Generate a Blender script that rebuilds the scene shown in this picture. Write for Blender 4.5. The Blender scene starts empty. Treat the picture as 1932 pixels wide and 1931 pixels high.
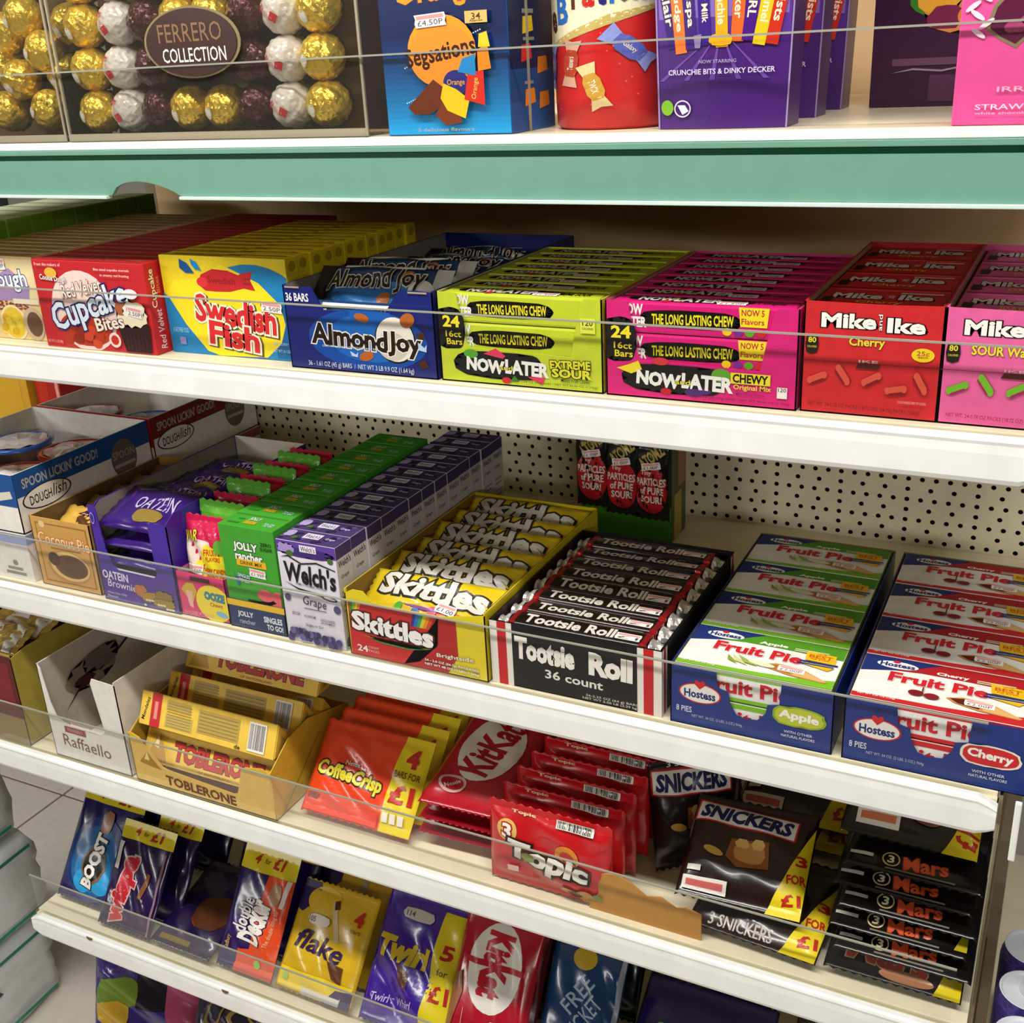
import bpy, bmesh, math, random
from mathutils import Vector, Matrix

# ------------------------------------------------------------------ camera
SC = bpy.context.scene
COL = SC.collection
FPX, YAW, PITCH, ROLL = 2137.02, 0.48033, 0.386396, -0.053477
CAM = Vector((1.21, -0.8, 1.5))
def _axes():
    f = Vector((-math.sin(YAW)*math.cos(PITCH), math.cos(YAW)*math.cos(PITCH), -math.sin(PITCH)))
    r = Vector((math.cos(YAW), math.sin(YAW), 0)); u = r.cross(f)
    return r*math.cos(ROLL)+u*math.sin(ROLL), -r*math.sin(ROLL)+u*math.cos(ROLL), f
CR, CU, CF = _axes()
cd = bpy.data.cameras.new('camera'); cam = bpy.data.objects.new('camera', cd); COL.objects.link(cam)
cd.sensor_fit = 'HORIZONTAL'; cd.sensor_width = 36.0; cd.lens = FPX/1932*36.0; cd.clip_start = 0.02
m = Matrix((CR, CU, -CF)).transposed().to_4x4(); m.translation = CAM
cam.matrix_world = m; SC.camera = cam

# ------------------------------------------------------------------ light
SC.view_settings.view_transform = 'Standard'; SC.view_settings.look = 'None'
SC.view_settings.gamma = 1.0; SC.view_settings.use_curve_mapping = False
SC.view_settings.exposure = 0.0
w = bpy.data.worlds.new('world'); SC.world = w; w.use_nodes = True
bg = w.node_tree.nodes['Background']; bg.inputs[0].default_value = (1.0, 0.95, 0.86, 1); bg.inputs[1].default_value = 0.02
def area(name, loc, size, size_y, power, color=(1, .975, .925), rot=(0, 0, 0)):
    l = bpy.data.lights.new(name, 'AREA'); l.shape = 'RECTANGLE'; l.size = size; l.size_y = size_y
    l.energy = power; l.color = color
    o = bpy.data.objects.new(name, l); COL.objects.link(o); o.location = loc; o.rotation_euler = rot
    return o
# fluorescent fitting on the ceiling over the aisle in front of the shelves
area('overhead_area_light', (0.62, -0.62, 2.55), 2.6, 0.14, 55)
far = area('overhead_area_light', (-2.4, -4.1, 2.45), 2.2, 0.3, 56)  # unseen distant light from front left, aimed at the shelf backs
far.rotation_euler = (Vector((1.0, .3, 1.1))-far.location).to_track_quat('-Z', 'Y').to_euler()
far = area('overhead_area_light', (3.9, -4.6, 2.45), 2.2, 0.3, 38)  # unseen fill light added front right to lighten the shelf backs
far.rotation_euler = (Vector((1.1, .3, 1.1))-far.location).to_track_quat('-Z', 'Y').to_euler()

# ------------------------------------------------------------------ measuring helpers: photo pixel -> point in the place
def _ray(x, y): return CR*((x-966)/FPX) - CU*((y-965.5)/FPX) + CF
def on_z(x, y, z): d = _ray(x, y); return CAM + d*((z-CAM.z)/d.z)
def on_y(x, y, yy): d = _ray(x, y); return CAM + d*((yy-CAM.y)/d.y)

# ------------------------------------------------------------------ materials
_M = {}
def lin(h):
    h = h.lstrip('#'); o = []
    for i in (0, 2, 4):
        c = int(h[i:i+2], 16)/255; o.append(c/12.92 if c <= .04045 else ((c+.055)/1.055)**2.4)
    return tuple(o)+(1,)
KINDS = {  # rough, metallic, coat, noise scale, bump, tint variation
    'card': (.52, 0, 0, 90, .04, .06), 'gloss': (.36, 0, .1, 60, .03, .04), 'film': (.25, 0, .4, 45, .18, .05),
    'foil': (.3, .6, .2, 90, .7, .10), 'plastic': (.35, 0, .1, 40, .02, .03), 'metal': (.38, 0, .15, 25, .02, .05),
    'print': (.5, 0, 0, 0, 0, 0), 'printg': (.32, 0, .12, 0, 0, 0), 'paper': (.7, 0, 0, 80, .05, .05),
    'food': (.6, 0, 0, 160, .5, .25)}
def mat(hexc, kind='card'):
    k = (hexc, kind)
    if k in _M: return _M[k]
    ro, me, co, ns, bu, va = KINDS[kind]
    M = bpy.data.materials.new('%s_%s' % (kind, hexc.lstrip('#'))); M.use_nodes = True
    nt = M.node_tree; b = nt.nodes['Principled BSDF']; c = lin(hexc)
    b.inputs['Base Color'].default_value = c; b.inputs['Roughness'].default_value = ro; b.inputs['Metallic'].default_value = me
    b.inputs['Coat Weight'].default_value = co; b.inputs['Coat Roughness'].default_value = .12
    b.inputs['Specular IOR Level'].default_value = .3 if kind.startswith('print') else .4
    if ns:
        tc = nt.nodes.new('ShaderNodeTexCoord'); n = nt.nodes.new('ShaderNodeTexNoise')
        n.inputs['Scale'].default_value = ns; n.inputs['Detail'].default_value = 3
        nt.links.new(tc.outputs['Object'], n.inputs['Vector'])
        if va:
            r = nt.nodes.new('ShaderNodeValToRGB')
            r.color_ramp.elements[0].position = .3; r.color_ramp.elements[1].position = .7
            r.color_ramp.elements[0].color = tuple(x*(1-va) for x in c[:3])+(1,)
            r.color_ramp.elements[1].color = tuple(min(1, x*(1+va)) for x in c[:3])+(1,)
            nt.links.new(n.outputs['Fac'], r.inputs['Fac']); nt.links.new(r.outputs['Color'], b.inputs['Base Color'])
        if bu:
            bp = nt.nodes.new('ShaderNodeBump'); bp.inputs['Strength'].default_value = bu; bp.inputs['Distance'].default_value = .004
            nt.links.new(n.outputs['Fac'], bp.inputs['Height']); nt.links.new(bp.outputs['Normal'], b.inputs['Normal'])
    _M[k] = M; return M
def clear_mat(name, tint=(.96, .97, .95), haze=.05, gloss=.5, hz=(.8, .8, .76)):
    if name in _M: return _M[name]
    M = bpy.data.materials.new(name); M.use_nodes = True; nt = M.node_tree; nt.nodes.clear()
    o = nt.nodes.new('ShaderNodeOutputMaterial'); t = nt.nodes.new('ShaderNodeBsdfTransparent'); t.inputs[0].default_value = tint+(1,)
    g = nt.nodes.new('ShaderNodeBsdfGlossy'); g.inputs['Roughness'].default_value = .08
    d = nt.nodes.new('ShaderNodeBsdfDiffuse'); d.inputs[0].default_value = hz+(1,)
    f = nt.nodes.new('ShaderNodeFresnel'); f.inputs[0].default_value = 1.3
    mu = nt.nodes.new('ShaderNodeMath'); mu.operation = 'MULTIPLY'; mu.inputs[1].default_value = gloss; nt.links.new(f.outputs[0], mu.inputs[0])
    a = nt.nodes.new('ShaderNodeMixShader'); a.inputs[0].default_value = haze
    nt.links.new(t.outputs[0], a.inputs[1]); nt.links.new(d.outputs[0], a.inputs[2])
    b = nt.nodes.new('ShaderNodeMixShader'); nt.links.new(mu.outputs[0], b.inputs[0])
    nt.links.new(a.outputs[0], b.inputs[1]); nt.links.new(g.outputs[0], b.inputs[2]); nt.links.new(b.outputs[0], o.inputs[0])
    _M[name] = M; return M

# ------------------------------------------------------------------ things and parts
def tag(o, label, cat, group=None, kind=None):
    if label: o['label'] = label
    if cat: o['category'] = cat
    if group: o['group'] = group
    if kind: o['kind'] = kind
    return o
def thing(name, label, cat, loc=(0, 0, 0), rot=(0, 0, 0), group=None, kind=None):
    o = bpy.data.objects.new(name, None); COL.objects.link(o); o.empty_display_size = .02
    o.location = loc; o.rotation_euler = rot
    return tag(o, label, cat, group, kind)
def mesh_obj(name, verts, faces, mats, parent=None, mi=None, smooth=False):
    me = bpy.data.meshes.new(name); me.from_pydata([tuple(v) for v in verts], [], faces)
    for mm in (mats if isinstance(mats, (list, tuple)) else [mats]): me.materials.append(mm)
    if mi:
        for p_, i in zip(me.polygons, mi): p_.material_index = i
    if smooth:
        for p_ in me.polygons: p_.use_smooth = True
    me.update()
    o = bpy.data.objects.new(name, me); COL.objects.link(o)
    if parent: o.parent = parent
    return o
def bm_obj(name, bm, mats, parent=None, smooth=False, recalc=True):
    if recalc: bmesh.ops.recalc_face_normals(bm, faces=bm.faces)
    me = bpy.data.meshes.new(name); bm.to_mesh(me); bm.free()
    for mm in (mats if isinstance(mats, (list, tuple)) else [mats]): me.materials.append(mm)
    if smooth:
        for p_ in me.polygons: p_.use_smooth = True
    o = bpy.data.objects.new(name, me); COL.objects.link(o)
    if parent: o.parent = parent
    return o
def dup(root, loc=None, rot=None, label=None):
    r = root.copy(); COL.objects.link(r)
    if loc is not None: r.location = loc
    if rot is not None: r.rotation_euler = rot
    if label: r['label'] = label
    for ch in root.children:
        c = ch.copy(); COL.objects.link(c); c.parent = r
        for g in ch.children:
            d = g.copy(); COL.objects.link(d); d.parent = c
    return r
def add_box(bm, x0, x1, y0, y1, z0, z1, mi=0, bev=0):
    vs = [bm.verts.new((x, y, z)) for x in (x0, x1) for y in (y0, y1) for z in (z0, z1)]
    fs = [bm.faces.new([vs[i] for i in q]) for q in ((0, 1, 3, 2), (4, 6, 7, 5), (0, 4, 5, 1), (2, 3, 7, 6), (0, 2, 6, 4), (1, 5, 7, 3))]
    for f_ in fs: f_.material_index = mi
    if bev:
        bmesh.ops.recalc_face_normals(bm, faces=fs)
        es = list({e for f_ in fs for e in f_.edges})
        bmesh.ops.bevel(bm, geom=es, offset=bev, segments=2, profile=.6, affect='EDGES')
def box(name, d, m_, parent, bev=.0008):
    bm = bmesh.new(); add_box(bm, *d, bev=bev); return bm_obj(name, bm, m_, parent)
def prism(bm, pts, fn, th):
    """polygon pts (2d) placed by fn(u,v,w) and thickened from w=0 to w=th"""
    a = [bm.verts.new(fn(u, v, 0)) for u, v in pts]; b = [bm.verts.new(fn(u, v, th)) for u, v in pts]
    n = len(pts); bm.faces.new(a); bm.faces.new(b[::-1])
    for i in range(n): bm.faces.new((a[i], b[i], b[(i+1) % n], a[(i+1) % n]))
def panel(name, pts, fn, th, m_, parent):
    bm = bmesh.new(); prism(bm, pts, fn, th); return bm_obj(name, bm, m_, parent)
def revolve(name, prof, m_, parent, n=32, center=(0, 0), smooth=True, squash=1.0):
    vs = []; fs = []; k = len(prof)
    for i in range(n):
        a = 2*math.pi*i/n
        for r_, z in prof: vs.append((center[0]+r_*math.cos(a), center[1]+r_*math.sin(a)*squash, z))
    for i in range(n):
        j = (i+1) % n
        for q in range(k-1): fs.append((i*k+q, j*k+q, j*k+q+1, i*k+q+1))
    o = mesh_obj(name, vs, fs, m_, parent, smooth=smooth); return o

# ------------------------------------------------------------------ flat print: lettering and shapes laid on a surface
_TX = {}
def text_mesh(s, off=0.0, shear=0.0):
    k = (s, round(off, 3), shear)
    if k in _TX: return _TX[k]
    c = bpy.data.curves.new('lettering', 'FONT'); c.body = s; c.offset = off; c.shear = shear; c.resolution_u = 2; c.fill_mode = 'FRONT'
    o = bpy.data.objects.new('lettering', c); me = o.to_mesh()
    v = [(q.co.x, q.co.y) for q in me.vertices]; f_ = [tuple(p_.vertices) for p_ in me.polygons]
    o.to_mesh_clear(); bpy.data.objects.remove(o); bpy.data.curves.remove(c)
    if not v: v = [(0, 0), (1, 0), (1, 1)]; f_ = []
    _TX[k] = (v, f_); return _TX[k]
def T(s, cx, cy, w_, h_, col, rot=0, ol=None, ow=.05, b=.015, sh=0):
    return ('T', s, cx, cy, w_, h_, col, rot, ol, ow*.6, b*.7, sh)
def Q(x0, y0, x1, y1, col): return ('G', [(x0, y0), (x1, y0), (x1, y1), (x0, y1)], col)
def G(pts, col): return ('G', pts, col)
def E(cx, cy, rx, ry, col, rot=0, n=26): return ('E', cx, cy, rx, ry, col, rot, n)
def S(cx, cy, rx, ry, col, seed=1, n=28, jag=.25):
    r = random.Random(seed); pts = []
    for i in range(n):
        a = 2*math.pi*i/n; k = 1-jag*(r.random() if i % 2 else r.random()*.3)
        c, s = math.cos(a), math.sin(a); k *= 1/max(abs(c), abs(s))**.45
        pts.append((cx+rx*c*k, cy+ry*s*k))
    return ('G', pts, col)
def STAR(cx, cy, rx, ry, col, n=12, inn=.6):
    return ('G', [(cx+rx*(1 if i % 2 == 0 else inn)*math.cos(math.pi*i/n), cy+ry*(1 if i % 2 == 0 else inn)*math.sin(math.pi*i/n)) for i in range(2*n)], col)
def PRICE(s, cx, cy, w_, h_, rot=0):
    k = math.radians(rot)
    return ('P', s, cx, cy, w_, h_, rot)
def BAR(cx, cy, w_, h_, rot=0, n=22, seed=3): return ('B', cx, cy, w_, h_, rot, n, seed)
class Surf:
    def __init__(s, W, H, fn, curved=0): s.W, s.H, s.fn, s.curved = W, H, fn, curved
def _expand(cmds):
    out = []
    for c in cmds:
        if c[0] == 'P':
            _, s, cx, cy, w_, h_, rot = c
            out.append(('GR', cx, cy, w_, h_, '#f2eeea', rot, 1)); out.append(('GR', cx, cy, w_, h_, '#eb9a9a', rot, 2))
            out.append(('T', s, cx, cy-h_*.16, w_*.8, h_*.42, '#5b4a4a', rot, None, 0, .0, 0))
        elif c[0] == 'B':
            _, cx, cy, w_, h_, rot, n, seed = c
            out.append(('GR', cx, cy, w_, h_, '#ece8df', rot, 0)); out.append(('BARS', cx, cy, w_, h_, '#15130f', rot, n, seed))
        elif c[0] == 'T' and c[8]:
            t = list(c); t[6] = c[8]; t[10] = c[10]+c[9]; t[8] = 'x'; t.append(c[10]); out.append(tuple(t))
            t = list(c); t[8] = None; out.append(tuple(t))
        else: out.append(c)
    return out
def prints(parent, surf, cmds, name='print', kind='print', e0=.00022, de=.00004):
    verts, faces, mi, mats, idx = [], [], [], [], {}
    W, H = surf.W, surf.H
    for li, c in enumerate(_expand(cmds)):
        polys = []
        if c[0] == 'T':
            _, s, cx, cy, w_, h_, col, rot, ol, ow, b, sh = c[:12]
            v, f_ = text_mesh(s, b, sh)
            rv, _f = text_mesh(s, c[12] if ol == 'x' else b, sh)
            x0 = min(q[0] for q in rv); x1 = max(q[0] for q in rv); y0 = min(q[1] for q in rv); y1 = max(q[1] for q in rv)
            sx = w_*W/max(1e-6, x1-x0); sy = h_*H/max(1e-6, y1-y0)
            if ol == 'x': sx_, sy_ = sx, sy
            ca, sa = math.cos(math.radians(rot)), math.sin(math.radians(rot))
            P2 = []
            for (x, y) in v:
                X, Y = (x-(x0+x1)/2)*sx, (y-(y0+y1)/2)*sy
                P2.append((cx*W+X*ca-Y*sa, cy*H+X*sa+Y*ca))
            polys = [(P2, f_)]
        elif c[0] == 'G':
            col = c[2]; P2 = [(x*W, y*H) for x, y in c[1]]; polys = [(P2, [tuple(range(len(P2)))])]
        elif c[0] == 'E':
            _, cx, cy, rx, ry, col, rot, n = c; ca, sa = math.cos(math.radians(rot)), math.sin(math.radians(rot)); P2 = []
            for i in range(n):
                a = 2*math.pi*i/n; X, Y = rx*W*math.cos(a), ry*H*math.sin(a); P2.append((cx*W+X*ca-Y*sa, cy*H+X*sa+Y*ca))
            polys = [(P2, [tuple(range(n))])]
        elif c[0] == 'GR':
            _, cx, cy, w_, h_, col, rot, mode = c; ca, sa = math.cos(math.radians(rot)), math.sin(math.radians(rot))
            hw, hh = w_*W/2, h_*H/2
            if mode == 2: base = [(-hw*.85, hh*.25), (hw*.85, hh*.25), (hw*.85, hh*.8), (-hw*.85, hh*.8)]
            elif mode == 1:
                base = []; n = 4
                for i in range(n): base += [(-hw*(1 if i % 2 else .93), -hh+2*hh*i/(n-1))]
                base = base[::-1]; base += [(hw*(.93 if i % 2 else 1), -hh+2*hh*i/(n-1)) for i in range(n)]
            else: base = [(-hw, -hh), (hw, -hh), (hw, hh), (-hw, hh)]
            P2 = [(cx*W+X*ca-Y*sa, cy*H+X*sa+Y*ca) for X, Y in base]; polys = [(P2, [tuple(range(len(P2)))])]
        elif c[0] == 'BARS':
            _, cx, cy, w_, h_, col, rot, n, seed = c; r = random.Random(seed); ca, sa = math.cos(math.radians(rot)), math.sin(math.radians(rot))
            P2 = []; f_ = []; x = -w_*W*.46; step = w_*W*.92/n
            for i in range(n):
                ww = step*(.25+.55*r.random()); k = len(P2)
                for X, Y in ((x, -h_*H*.42), (x+ww, -h_*H*.42), (x+ww, h_*H*.44), (x, h_*H*.44)): P2.append((cx*W+X*ca-Y*sa, cy*H+X*sa+Y*ca))
                f_.append((k, k+1, k+2, k+3)); x += step
            polys = [(P2, f_)]
        if c[0] in ('G', 'E') and any(not (0 <= x <= W and 0 <= y <= H) for x, y in polys[0][0]):
            P2 = polys[0][0]
            for ax, lim, sg in ((0, .003*W, 1), (0, .997*W, -1), (1, .003*H, 1), (1, .997*H, -1)):
                out = []
                for a, b in zip(P2, P2[1:]+P2[:1]):
                    ia, ib = (a[ax]-lim)*sg >= 0, (b[ax]-lim)*sg >= 0
                    if ia: out.append(a)
                    if ia != ib:
                        k = (lim-a[ax])/(b[ax]-a[ax]); out.append((a[0]+(b[0]-a[0])*k, a[1]+(b[1]-a[1])*k))
                P2 = out
                if not P2: break
            if len(P2) < 3: continue
            polys = [(P2, [tuple(range(len(P2)))])]
        if col not in idx: idx[col] = len(mats); mats.append(mat(col, kind))
        e = e0+de*li
        for P2, f_ in polys:
            if surf.curved or any(len(q) > 4 for q in f_):
                bm = bmesh.new(); bv = [bm.verts.new((x, y, 0)) for x, y in P2]
                for q in f_:
                    try: bm.faces.new([bv[i] for i in q])
                    except ValueError: pass
                if any(len(q) > 4 for q in f_): bmesh.ops.triangulate(bm, faces=bm.faces[:], ngon_method='EAR_CLIP')
                if surf.curved:
                    for _ in range(6):
                        es = [e_ for e_ in bm.edges if e_.calc_length() > surf.curved]
                        if not es or len(bm.verts) > 9000: break
                        bmesh.ops.subdivide_edges(bm, edges=es, cuts=1)
                        bmesh.ops.triangulate(bm, faces=bm.faces[:])
                bm.verts.index_update()
                P2 = [(v_.co.x, v_.co.y) for v_ in bm.verts]; f_ = [tuple(v_.index for v_ in q.verts) for q in bm.faces]; bm.free()
            k = len(verts)
            for x, y in P2: verts.append(surf.fn(x/W, y/H, e))
            for q in f_: faces.append(tuple(i+k for i in q)); mi.append(idx[col])
    if not faces: return None
    return mesh_obj(name, verts, faces, mats, parent, mi)
def box_surfs(w_, d_, h_, x0=0, y0=0, z0=0):
    return dict(front=Surf(w_, h_, lambda u, v, e: (x0+u*w_, y0-e, z0+v*h_)), top=Surf(w_, d_, lambda u, v, e: (x0+u*w_, y0+v*d_, z0+h_+e)),
                right=Surf(d_, h_, lambda u, v, e: (x0+w_+e, y0+u*d_, z0+v*h_)), left=Surf(d_, h_, lambda u, v, e: (x0-e, y0+(1-u)*d_, z0+v*h_)))
def carton(name, label, cat, dims, loc, color, fp=(), tp=(), rp=(), lp=(), rot=(0, 0, 0), group=None, kind='card', top=None, side=None, bev=.0007, ph=None):
    w_, d_, h_ = dims; t = thing(name, label, cat, loc, rot, group)
    bm = bmesh.new(); add_box(bm, 0, w_, 0, d_, 0, h_, bev=bev)
    ms = [mat(color, kind)]
    if top or side:
        ms += [mat(top or color, kind), mat(side or color, kind)]
        bmesh.ops.recalc_face_normals(bm, faces=bm.faces); bm.normal_update()
        for f_ in bm.faces:
            if f_.normal.z > .8: f_.material_index = 1
            elif abs(f_.normal.x) > .8: f_.material_index = 2
    bm_obj('carton_body', bm, ms, t)
    sf = box_surfs(w_, d_, ph or h_); sf['top'] = box_surfs(w_, d_, h_)['top']; pk = 'printg' if kind == 'gloss' else 'print'
    for nm, cm in (('front', fp), ('top', tp), ('right', rp), ('left', lp)):
        if cm: prints(t, sf[nm], list(cm), {'front': 'front_print', 'top': 'top_print'}.get(nm, 'side_print'), pk)
    return t

# pillow packs: faces -y when upright, x 0..w, z 0..h
def pack_surf(w_, h_, t_, seal='v', amp=.0012, seed=0, s=.05, n=(26, 26)):
    k_ = n[0] if seal == 'h' else n[1]; s = max(1, round(.06*k_))/k_
    r = random.Random(seed); wv = [(r.uniform(2, 7), r.uniform(2, 7), r.uniform(0, 6), r.uniform(.5, 1)) for _ in range(5)]
    def sx(q, sealed):
        if sealed:
            if q <= s or q >= 1-s: return 0
            k = (q-s)/(1-2*s); return 1-(1-4*k*(1-k))**2
        return max(0, 1-abs(2*q-1)**7)
    def dep(u, v):
        u = min(1, max(0, u)); v = min(1, max(0, v))
        k = sx(u, seal == 'h')*sx(v, seal == 'v')
        wr = sum(a*math.sin(fx*u*3+fy*v*3+ph) for fx, fy, ph, a in wv)
        return t_/2*k + amp*wr*min(1, k*1.4)
    return Surf(w_, h_, lambda u, v, e: (u*w_, -dep(u, v)-e, v*h_), .0045)
def pack(name, label, cat, dims, loc, color, cmds=(), rot=(0, 0, 0), group=None, kind='film', seal='v', seed=0, amp=.0009, n=(26, 26), back=None, pk='printg'):
    w_, h_, t_ = dims; t = thing(name, label, cat, loc, rot, group); sf = pack_surf(w_, h_, t_, seal, amp, seed, n=n)
    nx, ny = n; vs = []; fs = []
    for side in (0, 1):
        for j in range(ny+1):
            for i in range(nx+1):
                u, v = i/nx, j/ny; x, y, z = sf.fn(u, v, 0)
                if seal == 'v' and j in (0, ny): z += (.0012 if i % 2 else -.0012)
                if seal == 'h' and i in (0, nx): x += (.0012 if j % 2 else -.0012)
                vs.append((x, y-.0002 if side == 0 else -y*.9+.0002, z))
    k = (nx+1)*(ny+1)
    for j in range(ny):
        for i in range(nx):
            a = j*(nx+1)+i; fs.append((a, a+1, a+nx+2, a+nx+1)); fs.append((k+a, k+a+nx+1, k+a+nx+2, k+a+1))
    rim = [i for i in range(nx+1)]+[(j*(nx+1)+nx) for j in range(1, ny+1)]+[ny*(nx+1)+i for i in range(nx-1, -1, -1)]+[j*(nx+1) for j in range(ny-1, 0, -1)]
    for a, b in zip(rim, rim[1:]+rim[:1]): fs.append((b, a, k+a, k+b))
    mesh_obj('wrapper', vs, fs, mat(color, kind), t, smooth=True)
    if cmds: prints(t, sf, list(cmds), 'wrapper_print', pk, e0=.0005, de=.0002)
    return t

ORD = ['front', 'second', 'third', 'fourth', 'fifth', 'sixth', 'seventh', 'eighth', 'ninth', 'tenth', 'eleventh', 'twelfth', 'thirteenth', 'fourteenth', 'fifteenth', 'sixteenth', 'seventeenth', 'eighteenth', 'nineteenth', 'twentieth']
def tray(name, label, dims, loc, color, front=None, fp=(), side=None, back=1.0, inner=None, rot=(0, 0, 0), kind='card', th=.0011, sp=(), bcol=None):
    """open carton: base, front, two sides, back; front outline in unit coords"""
    w_, d_, h_ = dims; t = thing(name, label, 'display tray', loc, rot); m_ = mat(color, kind); mi_ = mat(inner or '#8f7a5c', 'card')
    box('tray_base', (0, w_, 0, d_, 0, th), m_, t, 0)
    pts = front or [(0, 0), (1, 0), (1, 1), (0, 1)]
    f_ = panel('front_panel', [(u*w_, v*h_) for u, v in pts], lambda u, v, q: (u, q, v), th, m_, t)
    side = side or [(0, 0), (1, 0), (1, 1), (0, 1)]
    for x in (0, w_-th):
        s_ = panel('side_panel', [(u*d_, v*h_) for u, v in side], lambda u, v, q: (x+q, u, v), th, m_, t)
        if x and sp: prints(s_, box_surfs(w_, d_, h_)['right'], list(sp), 'side_print')
    for x in (th, w_-2*th): panel('side_lining', [(.003+u*(d_-.006), v*h_*.995) for u, v in side], lambda u, v, q: (x+q*.3, u, v), th*.5, mi_, t)
    b_ = panel('back_panel', [(0, 0), (w_, 0), (w_, h_*back), (0, h_*back)], lambda u, v, q: (u, d_-q, v), th, mat(bcol or color, kind), t)
    if fp: prints(f_, Surf(w_, h_, lambda u, v, e: (u*w_, -e, v*h_)), list(fp), 'front_print', 'printg' if kind == 'gloss' else 'print')
    return t
# ------------------------------------------------------------------ the setting
Z1, Z2, Z3, Z4, Z5 = 1.4405, 1.2384, 0.9465, 0.703, 0.4155
YB = 0.472                                       # depth of the shelves
M_WHITE = mat('#f1f3ee', 'metal'); M_CREAM = mat('#e9dfc0', 'metal'); M_BROWN = mat('#7c6a52', 'metal')
fl = thing('floor', None, None, kind='structure')
bm = bmesh.new(); add_box(bm, -3.2, 6.2, -6, 3.0, -.05, -.003); bm_obj('grout_bed', bm, mat('#8d6f55', 'paper'), fl)
bm = bmesh.new(); add_box(bm, .003, .797, .003, .797, -.02, 0, bev=.0015); tile0 = bm_obj('tile', bm, mat('#e8dfd6', 'gloss'), fl)
tile0.location = (-3.105, -2.583, 0)
for i in range(8):
    for j in range(7):
        if i or j:
            c = tile0.copy(); COL.objects.link(c); c.parent = fl; c.location = (-3.105+.8*i, -2.583+.8*j, 0)
bw = thing('wall_back', None, None, kind='structure')
box('wall_panel', (-3.2, 3.2, 2.9, 3.0, 0, 2.7), mat('#d9d2c4', 'paper'), bw, bev=0)
ce = bmesh.new(); add_box(ce, -3.2, 6.2, -6, 3.0, 2.7, 2.75); o = bm_obj('ceiling', ce, mat('#75716a', 'paper')); o['kind'] = 'structure'

# gondola frame: punched back panel, uprights, base
fr = thing('shelving_frame', 'cream metal shelving frame with punched back panel behind the sweets', 'shelving')
def pegboard(x0, x1, z0, z1, y):
    vs, fs = [], []; rows = int(round((z1-z0)/.0125)); hr = .0029
    for r_ in range(rows):
        za = z0+r_*.0125; zb = za+.0125; zc = (za+zb)/2; pit = .015 if r_ % 2 == 0 else .025
        n = int(round((x1-x0)/pit))
        for i in range(n):
            xa = x0+i*pit; xb = xa+pit; xc = xa+(.0075 if r_ % 2 == 0 else .0075)
            k = len(vs)
            ring = [(xb, zc), (xb, zb), (xc, zb), (xa, zb), (xa, zc), (xa, za), (xc, za), (xb, za)]
            vs += [(q[0], y, q[1]) for q in ring]
            vs += [(xc+hr*math.cos(a*math.pi/4), y, zc+hr*math.sin(a*math.pi/4)) for a in range(8)]
            vs += [(xc+hr*math.cos(a*math.pi/4), y+.001, zc+hr*math.sin(a*math.pi/4)) for a in range(8)]
            for a in range(8):
                b = (a+1) % 8; fs.append((k+a, k+8+a, k+8+b, k+b)); fs.append((k+8+a, k+16+a, k+16+b, k+8+b))
    return vs, fs
vs, fs = pegboard(0, 1.2, Z5+.005, Z5+.005+.0125*63, YB)
mesh_obj('punched_panel', vs, fs, M_CREAM, fr)
box('upper_panel', (0, 1.2, YB, YB+.004, Z5+.005+.0125*63+.0005, 1.95), mat('#d2b184', 'metal'), fr, bev=0)
box('lower_panel', (0, 1.2, YB, YB+.004, 0.08, Z5+.0045), M_CREAM, fr, bev=0)
box('backing_sheet', (-.02, 1.22, YB+.02, YB+.03, .08, 1.95), mat('#14110d', 'paper'), fr, bev=0)
for x in (-.02, 1.2): box('upright', (x, x+.02, YB+.0005, YB+.05, 0, 1.95), mat('#8d8069', 'metal'), fr, .001)
tag(box('base_plinth', (0, 1.2, .04, YB-.003, .002, .085), M_CREAM, None, .001), 'cream metal plinth on the floor under the shelves', 'plinth')

def rail_mesh(name, x0, x1, z, parent, m_, ends=(.6, .6)):
    prof = [(.010, -.001), (.004, 0), (.0008, -.0008), (0, -.003), (.0005, -.0055), (.0003, -.0085), (0, -.012), (0, -.030), (.0012, -.0335), (.004, -.035), (.010, -.035)]
    xs = [(x0, ends[0]), (x0+.006, .5+.5*ends[0]), (x0+.014, 1)]+[(x0+(x1-x0)*i/12, 1) for i in range(1, 12)]+[(x1-.014, 1), (x1-.006, .5+.5*ends[1]), (x1, ends[1])]
    vs = []; fs = []; n = len(prof)
    for x, k in xs: vs += [(x, py, z-.017+(pz+.017)*k) for py, pz in prof]
    for i in range(len(xs)-1):
        for j in range(n-1): fs.append((i*n+j, i*n+j+1, (i+1)*n+j+1, (i+1)*n+j))
    fs.append(tuple(range(n))); e = (len(xs)-1)*n; fs.append(tuple(e+j for j in range(n-1, -1, -1)))
    return mesh_obj(name, vs, fs, m_, parent)
GUARD = clear_mat('clear_acrylic', (.99, .99, .985), haze=.002, gloss=.15); EDGE = clear_mat('acrylic_edge', (.55, .58, .5), .75, .5, (.42, .42, .34))
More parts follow.
